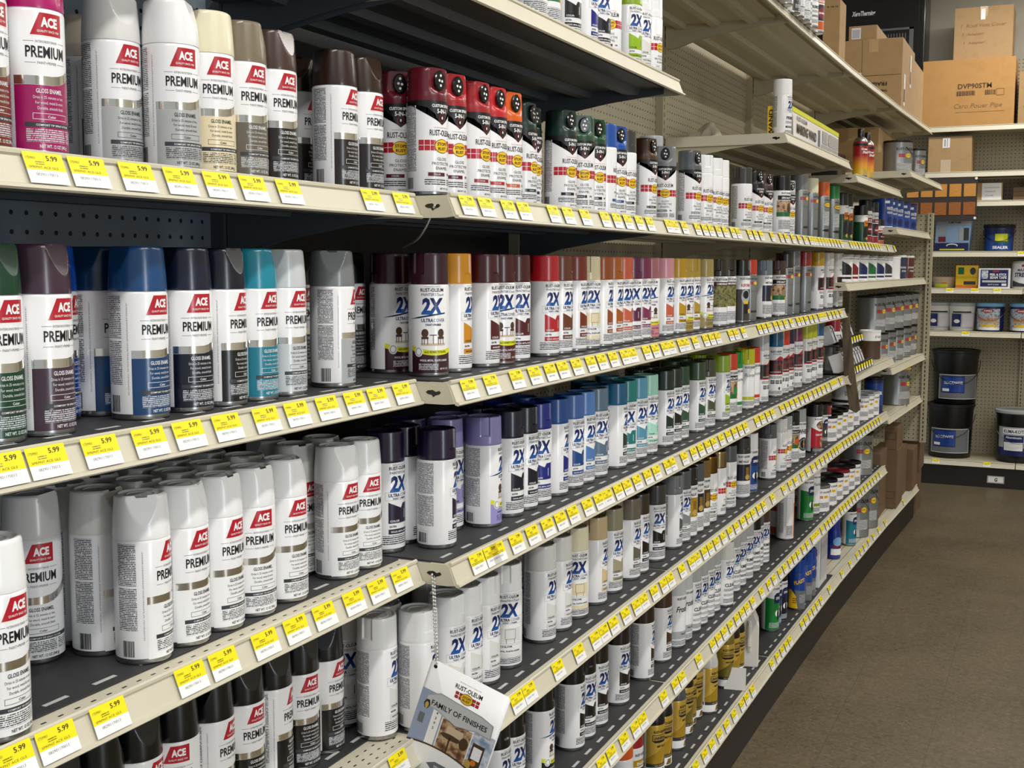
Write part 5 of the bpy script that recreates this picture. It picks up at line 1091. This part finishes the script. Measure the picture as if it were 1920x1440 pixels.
# crumpled cloth on the same ledge
b = MB(); n = 12; rnd = random.Random(3)
for i in range(n+1):
    for j in range(n+1):
        u, v = i/n, j/n; e = (math.sin(PI*u)*math.sin(PI*v))**.6
        b.v.append((-.07+.14*u+.01*rnd.uniform(-1, 1), -.11+.22*v+.012*rnd.uniform(-1, 1), .004+e*(.05+.05*math.sin(5*u+2)*math.cos(4*v)+.012*rnd.uniform(-1, 1))))
for i in range(n):
    for j in range(n): b.f.append((i*(n+1)+j, (i+1)*(n+1)+j, (i+1)*(n+1)+j+1, i*(n+1)+j+1)); b.m.append(0)
o = b.obj('crumpled_cloth', mat('cloth', 'c9c2b2', .8), smooth=60, loc=(-.37, 4.42, 2.056)); sm = o.modifiers.new('s', 'SUBSURF'); sm.levels = sm.render_levels = 2; tag(o, 'crumpled off-white cloth at the back of the short ledge', 'cloth')
# cartons on the overhead shelf
t = carton(-.235, -.155, 5.95, 6.12, 2.457, .42, 'tall narrow carton beside the overhead cans', 'card2', tape=False, near=lambda: Dec().text('brownp', 'R 19-13', 5, 380, 9, 50, .02, 2).rect('strip', -39, 39, 0, 60, 1))
carton(-.26, -.11, 6.85, 7.75, 2.457+.372, .085, 'long flat carton with white label lying on the big carton', 'card', tape=False, near=lambda: Dec().rect('white', -60, -10, 14, 74, 1).rect('fine_t', -56, -16, 20, 66, 2))
def fragile():
    d = Dec(); d.text('inkblk', 'FRAGILE', 20, 140, 20, 110, .02, 2, 0, PI); d.text('inkblk', 'THIS SIDE', 40, 100, 12, 80, .02, 2, 0, PI); d.rect('white', -130, -60, 182, 196, 1); d.rect('brownp', -60, 145, 176, 178, 1); d.rect('brownp', -60, -58.5, 0, 370, 1); return d
carton(-.27, .035, 6.80, 7.35, 2.457, .371, 'big tan carton with upside-down FRAGILE print, overhead shelf', 'card', near=fragile, side=lambda: Dec().rect('white', -200, -130, 20, 190, 1).rect('inkblk', -190, -140, 40, 110, 2).rect('white', 60, 120, 150, 330, 1).rect('inkblk', 70, 110, 170, 240, 2))
carton(-.27, .03, 7.37, 7.88, 2.457, .34, 'second big tan carton behind the FRAGILE one', 'card')
# tall cartons at the far end of the bottom deck and on the floor
for i, (x0, x1, y0, y1, z0, h, lab) in enumerate([(-.13, .0, 6.72, 7.0, .212, .36, 'brown carton upright against the farthest bay, lower'), (-.02, .055, 7.02, 7.30, .212, .34, 'narrow brown carton on the bottom deck, front'), (-.12, .04, 7.34, 7.62, .212, .30, 'brown carton behind the narrow one on bottom deck'), (-.02, .05, 7.02, 7.28, .553, .13, 'short brown carton stacked on the narrow front one'),
                                          (-.30, -.14, 6.74, 7.05, .212, .42, 'tall brown carton deep in the farthest bay'), (-.10, .075, 7.64, 7.88, .212, .26, 'brown carton at the end of the bottom deck')]):
    carton(x0, x1, y0, y1, z0, h, lab, 'card3', tape=False, near=lambda: Dec().frame('brownp', -28, 28, 60, 100, 2, 1))
carton(-.05, .065, 8.0, 8.28, 0, .28, 'brown carton standing on the floor past the bottom deck', 'card3', tape=False); carton(-.04, .078, 8.01, 8.28, .28, .22, 'brown carton stacked on the floor carton', 'card3', tape=False, near=lambda: Dec().frame('brownp', -40, 40, 60, 150, 3, 1))
# bottles on the bottom deck
def jug(x, y, lab):
    t = thing('jug', lab, 'jug', (x, y, .212), .25, 'white jugs'); b = MB()
    b.prism([(-.03, 0), (.03, 0), (.033, .012), (.033, .15), (.018, .185), (.018, .19), (-.018, .19), (-.03, .17), (-.033, .15), (-.033, .012)], -.052, .052); b.obj('bottle', mat('hdpe', 'dcdad4', .4), t, bevel=.008)
    b = MB(); b.lathe([(.017, .188), (.019, .19), (.019, .215), (.016, .218)], 20); b.obj('cap', MATS['hdpe'], t, 40)
    b = MB(); b.tube([(0, -.054, .165), (0, -.062, .15), (0, -.062, .08), (0, -.054, .06)], .007); b.obj('handle', MATS['hdpe'], t, 40)
    decal(t, 'label', Dec().rect('paper', -42, 42, 30, 130).rect('redd', -40, 10, 100, 122, 2).rect('fine_t', -38, 38, 40, 90, 2).rect('goldl', 12, 40, 50, 80, 3), (.0332, 0, 0), (0, 1, 0), (0, 0, 1))
jug(-.13, 3.95, 'white handled jug, left of a pair on the bottom deck'); jug(-.075, 4.03, 'white handled jug, right of a pair on the bottom deck')
o = MB(); o.box(-.035, .035, -.001, .001, 0, .072); o = o.obj('leaflet', MATS['hdpe'], loc=(-.05, 3.74, .2125)); o.rotation_euler = (-.25, 0, .2); tag(o, 'small blank white card leaning before the jugs', 'card')
carton(-.13, -.09, 5.05, 5.26, .212, .28, 'green and white upright box with round badge', 'paper', tape=False, name='box', cat='box', near=lambda: Dec().rect('green', -19, 19, 4, 180, 1).oval('grey', 0, 215, 15, 30, 1), side=lambda: Dec().rect('green', -100, 100, 4, 170, 1).oval('redd', 10, 215, 30, 34, 1).oval('white', 10, 215, 24, 28, 2).rect('fine_t', -60, 60, 60, 120, 2))
carton(-.075, -.03, 5.12, 5.30, .212, .30, 'tall white box with three coloured squares on its end', 'paper', tape=False, name='box', cat='box', near=lambda: Dec().rect('redd', -16, 10, 140, 170, 1).rect('grey', -16, 10, 95, 125, 1).rect('red', -16, 10, 50, 80, 1).text('inkblk', 'SEAL', 0, 250, 10, 28, .02, 2).rect('blue', -18, 18, 228, 233, 1), side=lambda: Dec().rect('fine_t', -80, 80, 30, 250, 1).rect('lgrey', -80, 80, 120, 190, 2))
def sprayer(x, y, lab):
    t = thing('spray_bottle', lab, 'spray bottle', (x, y, .212), 0, 'blue spray bottles'); b = MB(); b.lathe([(.03, 0), (.034, .004), (.034, .09), (.030, .13), (.026, .16), (.03, .19), (.013, .22), (.013, .235)], 32); b.obj('bottle', mat('bluep', '12309a', .2, coat=.5), t, 50)
    b = MB(); b.lathe([(.016, .232), (.016, .25), (.012, .253)], 20); b.prism([(-.03, .252), (.028, .256), (.05, .262), (.05, .275), (.02, .285), (-.03, .28)], -.011, .011); b.tube([(.03, 0, .258), (.036, 0, .235), (.03, 0, .215)], .004); b.obj('trigger', MATS['hdpe'], t, 40)
    link('label', Dec().rect('white', -30, 40, 20, 50).rect('redd', -20, 30, 54, 66).oval('bluel', 6, 84, 26, 22).build('label', wrapf(.0342)), t).rotation_euler = (0, 0, -.9)
sprayer(-.07, 5.70, 'blue trigger spray bottle, front one on the bottom deck'); sprayer(-.15, 5.62, 'blue trigger spray bottle, rear one by the tall white box')
# paint marker display
t = thing('marker_rack', 'marker display rack with brown wood-grain side board', 'display rack', (0, 5.40, 1.115)); noisecol('grain', ['2a221a', '4a3d30', '6a5a48', '3a3026'], 30, .6, (1, 1, .12))
b = MB(); b.prism([(-.016, .278), (.014, .278), (.048, .02), (.077, -.15), (.06, -.165), (.031, -.15), (.001, .02)], 0, .012); b.obj('side_board', MATS['grain'], t)
b = MB()
for k, (zx, xx) in enumerate(((0.004, .03), (.125, -.02))): b.box(-.20, xx, .01, .62, zx, zx+.004); b.prism([(xx, zx), (xx+.014, zx), (xx+.006, zx+.035), (xx-.008, zx+.035)], .01, .62)
b.obj('tray', MATS['black'], t)
tl = Dec()
for k in range(8): tl.rect('tagyel', 14+k*76, 62+k*76, 12, 31, 1); tl.rect('white', 14+k*76, 62+k*76, 2, 12, 1)
for zx, xx in ((.004, .045), (.125, -.005)):
    me = Dec(); 
    for k in range(8): me.rect('tagyel', 14+k*76, 62+k*76, 14, 32, 1); me.rect('white', 14+k*76, 62+k*76, 3, 14, 1)
    decal(t, 'tag_strip', me, (xx+.0005, 0, zx), (0, 1, 0), (-.22, 0, 1))
tl.bm.free()
for row, (zz, xx) in enumerate(((1.125, -.02), (1.246, -.075))):
    for k in range(8):
        y = 5.45+k*.074; m = thing('paint_marker', 'white paint marker pack, %s from left, %s tier of marker rack' % (ORD[k+1], ('lower', 'upper')[row]), 'paint marker', (xx, y, zz), 0, 'paint markers in the rack'); m.rotation_euler = (0, -.35, 0)
        b = MB(); b.prism([(-.03, 0), (.03, 0), (.03, .075), (.022, .085), (-.03, .085)], -.014, .020); b.obj('pack', MATS['paper'], m, bevel=.002)
        b = MB(); b.prism([(.031, .01), (.034, .01), (.034, .07), (.031, .07)], .022, .027); b.obj('cap', MATS['black'], m)
        decal(m, 'print', Dec().rect('redd', -10, 4, 50, 60).rect('inkblk', -11, 14, 66, 80), (.0302, 0, 0), (0, 1, 0), (0, 0, 1))
# ------------------------------------------------------------------ goods on the back run
t = carton(-.115, .505, 9.19, 9.60, 2.603, .47, 'big orange-tan carton marked DVP90STM with handwriting', 'card', tape=False, near=lambda: Dec().text('brownp', 'DVP90STM', 45, 262, 36, 225, .012, 2).bars('brownp', -75, 212, 125, 34, 40).bars('brownp', 115, 212, 70, 34, 20).frame('brownp', 190, 240, 205, 252, 2, 2).text('pencil', 'Caro Pouer Pipe', 70, 125, 34, 320, 0, 2, .2).rect('pencil', -80, 250, 96, 98, 2))
noisecol('cardo', ['b98a50', 'c09156', 'bc8d52'], 12, .75); t.children[0].data.materials[0] = MATS['cardo']
carton(.085, .475, 9.22, 9.56, 3.075, .36, 'tan carton with handwritten list on top of the orange one', 'card', near=lambda: Dec().text('pencil', '1  Roof Vent Cover', 0, 220, 26, 300, 0, 2, .2).text('pencil', '2  Adapter', -70, 165, 18, 150, 0, 2, .2).text('pencil', '3  Adapter', -60, 105, 18, 150, 0, 2, .2).rect('white', -20, 10, 270, 345, 1))
carton(.53, 1.0, 9.19, 9.60, 2.603, .36, 'dull tan carton at the right edge of top back shelf', 'card2', tape=False, near=lambda: Dec().text('brownp', 'S', -170, 110, 60, 60, 0, 2, .3))
carton(-.06, .235, 9.2, 9.55, 2.279, .255, 'tan carton with crinkled clear tape, second back shelf', 'card', tape=False, near=lambda: Dec().rect('ptan', -60, 10, 0, 90, 1).rect('white', -50, 0, 175, 245, 1).rect('lgrey', -40, -28, 185, 235, 2).rect('lgrey', -20, -14, 180, 240, 2))
carton(.275, .45, 9.25, 9.5, 2.070, .13, 'small carton with white handwritten note', 'card2', tape=False, near=lambda: Dec().rect('white', -50, 80, 8, 128, 1).text('grey', 'Continuous', 15, 92, 12, 100, 0, 2, .2).text('grey', 'Switch', 5, 64, 12, 70, 0, 2, .2).text('grey', 'Cords', 0, 34, 12, 50, 0, 2, .2))
for i in range(3): carton(.52, .92, 9.25, 9.55, 2.070+i*.032, .031, 'flat brown folded carton, %s in a low pile' % ('bottom', 'middle', 'top')[i], 'card3', tape=False)
# stain sample board
t = thing('sample_board', 'dark board with ten wood stain sample squares', 'sample board', (-.20, 9.12, 1.925)); b = MB(); b.box(0, .49, 0, .012, 0, .31); b.obj('board', mat('boardbr', '362e2b', .5), t)
for j in range(2):
    for i in range(5):
        b = MB(); b.box(.012+i*.097, .092+i*.097, -.003, 0, .045+(1-j)*.13, .135+(1-j)*.13); q = b.obj('wood_sample', noisecol('oak%d%d' % (j, i), [['c98a3c', 'd89a4c'], ['8a5220', 'b06a34']][j], 30, .4, (1, 1, 8)), t)
for x, z in ((.48, .02), (.48, .30)): b = MB(); b.lathe([(.008, -.004), (.010, 0), (.008, .004)], 14, (0, 0, 0), lambda x_, y_, z_: (x_, z_, y_)); q = b.obj('screw', MATS['white'], t); q.location = (x, -.004, z)
# blue boxed kit, green-label bucket
t = thing('boxed_kit', 'pale and dark blue boxed kit with grey top', 'box', (.13, 9.35, 1.710)); b = MB(); b.prism([(-.125, 0), (.105, 0), (.125, .23), (-.115, .24)], -.12, .12); b.obj('box', mat('kitblue', '8fb0d4', .4), t)
decal(t, 'printing', Dec().rect('navy', -124, 108, 0, 62, 1).rect('lgrey', -112, 122, 190, 236, 1).text('inkblk', 'SUMP PUMP', 10, 204, 12, 90, .03, 2).rect('limey', -90, 80, 10, 20, 2).oval('white', -5, 44, 40, 14, 2).oval('navy', -5, 40, 34, 10, 3).rect('redd', -100, -50, 70, 108, 2).rect('lgrey', -100, -50, 120, 176, 2).rect('strip', 72, 108, 80, 170, 2).rect('lgrey', 40, 72, 80, 170, 2), (0, -.121, 0), (1, 0, 0), (0, 0, 1))
def pail(x, y, z, r, h, label, body, lid, face, bail=True, name='pail', cat='pail', group=None):
    t = thing(name, label, cat, (x, y, z), 0, group); b = MB(); b.lathe([(r*.88, 0), (r*.9, .004), (r*.97, h-.04), (r*1.0, h-.04), (r*1.0, h-.02)], 40); b.obj('bucket', MATS[body], t, 40)
    b = MB(); b.lathe([(r*1.02, h-.025), (r*1.05, h-.02), (r*1.05, h-.004), (r*1.0, h), (r*.92, h), (r*.9, h-.006), (.001, h-.006)], 40); b.obj('lid', MATS[lid], t, 40)
    if face: q = link('label', face(r).build('label', wrapf(r*.975), 8), t); q.rotation_euler = (0, 0, math.atan2(cam.location.y-y, cam.location.x-x)); 
    if bail: b = MB(); b.tube([(r*1.04*math.cos(a), -r*1.04*math.sin(a), h*.8-h*.42*math.sin(a)) for a in [PI*k/14 for k in range(15)]], .0025, 6); b.obj('handle', MATS['tin' if bail == 1 else 'black'], t, 50)
    return t
pail(.435, 9.38, 1.710, .105, .195, 'dark blue pail with green label and black lid', 'navy', 'black', lambda r: Dec().rect('blue', -110, 110, 8, 120).rect('green', -30, 70, 60, 130, 2).rect('limey', -28, 60, 74, 126, 3).text('white', 'SEALER', 10, 20, 20, 110, .03, 3), bail=2)
t = pail(.075, 9.38, 1.445, .085, .08, 'low pale yellow tub with colourful band', 'ptan', 'ptan', lambda r: Dec().rect('limey', -80, 20, 4, 30).rect('orange', -30, 10, 30, 60, 2).oval('lgrey', -40, 44, 22, 14, 2), bail=False, name='tub', cat='tub')
carton(.158, .31, 9.25, 9.42, 1.445, .165, 'upright yellow printed can-shaped box', 'yellow', tape=False, name='box', cat='box', near=lambda: Dec().rect('green', -60, -20, 100, 150).oval('strip', 40, 124, 20, 26, 2).rect('orange', -74, 74, 2, 22).rect('strip', -20, 60, 26, 50, 2).rect('fine_y', -70, 70, 70, 86, 1))
carton(.316, .528, 9.2, 9.45, 1.445, .145, 'white box reading Peel & Stick Seam Tape', 'paper', tape=False, name='box', cat='box', near=lambda: Dec().rect('navy', -92, 92, 14, 134, 1).text('white', 'PEEL & STICK', 26, 92, 16, 112, .03, 3).text('white', 'SEAM TAPE', 26, 70, 18, 112, .03, 3).rect('red', -10, 30, 118, 128, 2).rect('fine_t', -80, 80, 44, 58, 2).rect('white', 50, 82, 20, 36, 2).rect('photo_cool', -86, -42, 70, 128, 2).text('white', '50 FT X 2 IN', -6, 24, 9, 70, .02, 2))
t = thing('jug', 'white jug with blue STRENGTH lettering at right edge', 'jug', (.64, 9.33, 1.445)); b = MB(); b.lathe([(.105, 0), (.11, .01), (.11, .17), (.10, .195), (.07, .20)], 40); b.obj('bottle', MATS['hdpe'], t, 50)
q = link('label', Dec().rect('paper', -110, 110, 14, 180, 1).text('navy', 'STRENGTH', 0, 84, 30, 170, .04, 3).text('navy', 'MAXIMUM', 0, 124, 18, 120, .02, 3).rect('red', -30, 60, 156, 172, 2).text('white', 'DAP', 15, 159, 11, 40, .02, 3).poly('strip', [(-110, 14), (110, 14), (40, 22), (-40, 40), (-110, 60)], 2).build('label', wrapf(.1104), 8), t); q.rotation_euler = (0, 0, -PI/2-.1)
fp = lambda r: Dec().rect('lgrey', -80, 100, 20, 130, 1).rect('navy', -78, -6, 30, 124, 2).oval('white', -36, 70, 22, 14, 3).rect('fine_t', 4, 92, 30, 124, 2).rect('black', -70, 70, 132, 142, 2)
pail(.04, 9.36, 1.133, .088, .205, 'grey lidded pail with blue label, left of a pair', 'hdpe', 'lgrey', fp, bail=False, group='grey lidded pails'); pail(.205, 9.34, 1.133, .093, .205, 'grey lidded pail with blue label, right of a pair', 'hdpe', 'lgrey', fp, bail=False, group='grey lidded pails')
fq = lambda r: Dec().rect('photo_cool', -130, 130, 10, 170, 1).rect('navy', 70, 130, 10, 170, 2).oval('red', -20, 150, 44, 14, 3).text('white', 'AMES', -20, 144, 12, 60, .03, 4).rect('ptan', -90, 60, 60, 100, 2).text('orange', 'Blue MAX', -20, 76, 22, 130, .02, 3).rect('yellow', -70, 50, 34, 52, 3).rect('white', -90, 70, 10, 30, 2)
pail(.40, 9.34, 1.133, .095, .205, 'printed paint pail with red oval badge and gold lettering', 'navy', 'bluel', fq, bail=1, group='printed pails'); pail(.63, 9.34, 1.133, .10, .205, 'second printed pail with red badge, cut by the right edge', 'navy', 'bluel', fq, bail=1, group='printed pails')
fb = lambda r: Dec().frame('white', -150, 150, 40, 220, 3, 2).rect('grey', -148, 148, 42, 218, 1).rect('navy', -130, 40, 84, 210, 2).rect('blue', -120, 36, 92, 200, 3).text('white', 'EDGEWISE', -40, 150, 22, 130, .01, 4).rect('white', -120, -70, 96, 116, 4)
pail(.15, 9.40, .187, .165, .40, 'black five-gallon pail with blue label, bottom of stack', 'black', 'black', fb, bail=2, group='black five-gallon pails'); pail(.17, 9.42, .588, .165, .40, 'black five-gallon pail with blue label, tilted top of stack', 'black', 'black', fb, bail=2, group='black five-gallon pails').rotation_euler = (.0, .0, .18)
pail(.62, 9.36, .187, .155, .38, 'black and silver pail with white and blue label, grey lid', 'black', 'lgrey', lambda r: Dec().rect('lgrey', -150, 150, 50, 260, 1).rect('navy', -150, 150, 50, 110, 2).rect('white', -110, 60, 210, 250, 2).text('navy', 'KUMA-KOTE', -25, 218, 24, 150, .03, 3).rect('navy', -100, 40, 100, 200, 2).text('white', 'Aluminum', -30, 178, 16, 110, .02, 3).rect('white', -96, 36, 90, 150, 3), bail=1)
for i, (x, zl) in enumerate([(.57, 1.673), (.10, 1.408), (.27, 1.408), (.42, 1.408), (.62, 1.408), (.22, 1.096), (.05, .15), (.40, .15)]):
    o = link('price_tag', TM['7.99']); o.location = (x, 9.17, zl); o.rotation_euler = (0, 0, -PI/2); tag(o, 'small yellow price tag on the back run, %s counting down from top left' % ORD[i+1], 'price tag', 'price tags on the back run')
# stove standing over the back run
t = thing('stove', 'black wall heater with chrome script badge and barred window', 'heater', (-.50, 9.45, 2.604)); b = MB(); b.box(-.42, .38, -.16, .16, 0, 1.05); b.obj('body', mat('enamel', '0b0b0c', .3, coat=.3), t, bevel=.01)
b = MB(); b.box(.325, .333, -.166, -.16, 0, 1.03); b.box(.352, .360, -.166, -.16, 0, 1.03); b.obj('trim_strip', mat('trimg', '4a4a4c', .25, metal=1), t)
b = MB(); b.box(.0, .30, -.164, -.16, .38, .74); b.obj('window', MATS['inkblk'], t)
b = MB(); b.box(.0, .30, -.172, -.163, .725, .74); b.box(.27, .30, -.172, -.163, .38, .74)
for k in range(12): b.box(.02+k*.02, .027+k*.02, -.17, -.164, .4, .70)
b.obj('bars', MATS['tin'], t)
decal(t, 'badge', Dec().text('white', 'XeroTherming', 0, 0, 34, 170, .04, 2, .25), (-.06, -.162, .85), (1, 0, 0), (0, 0, 1))
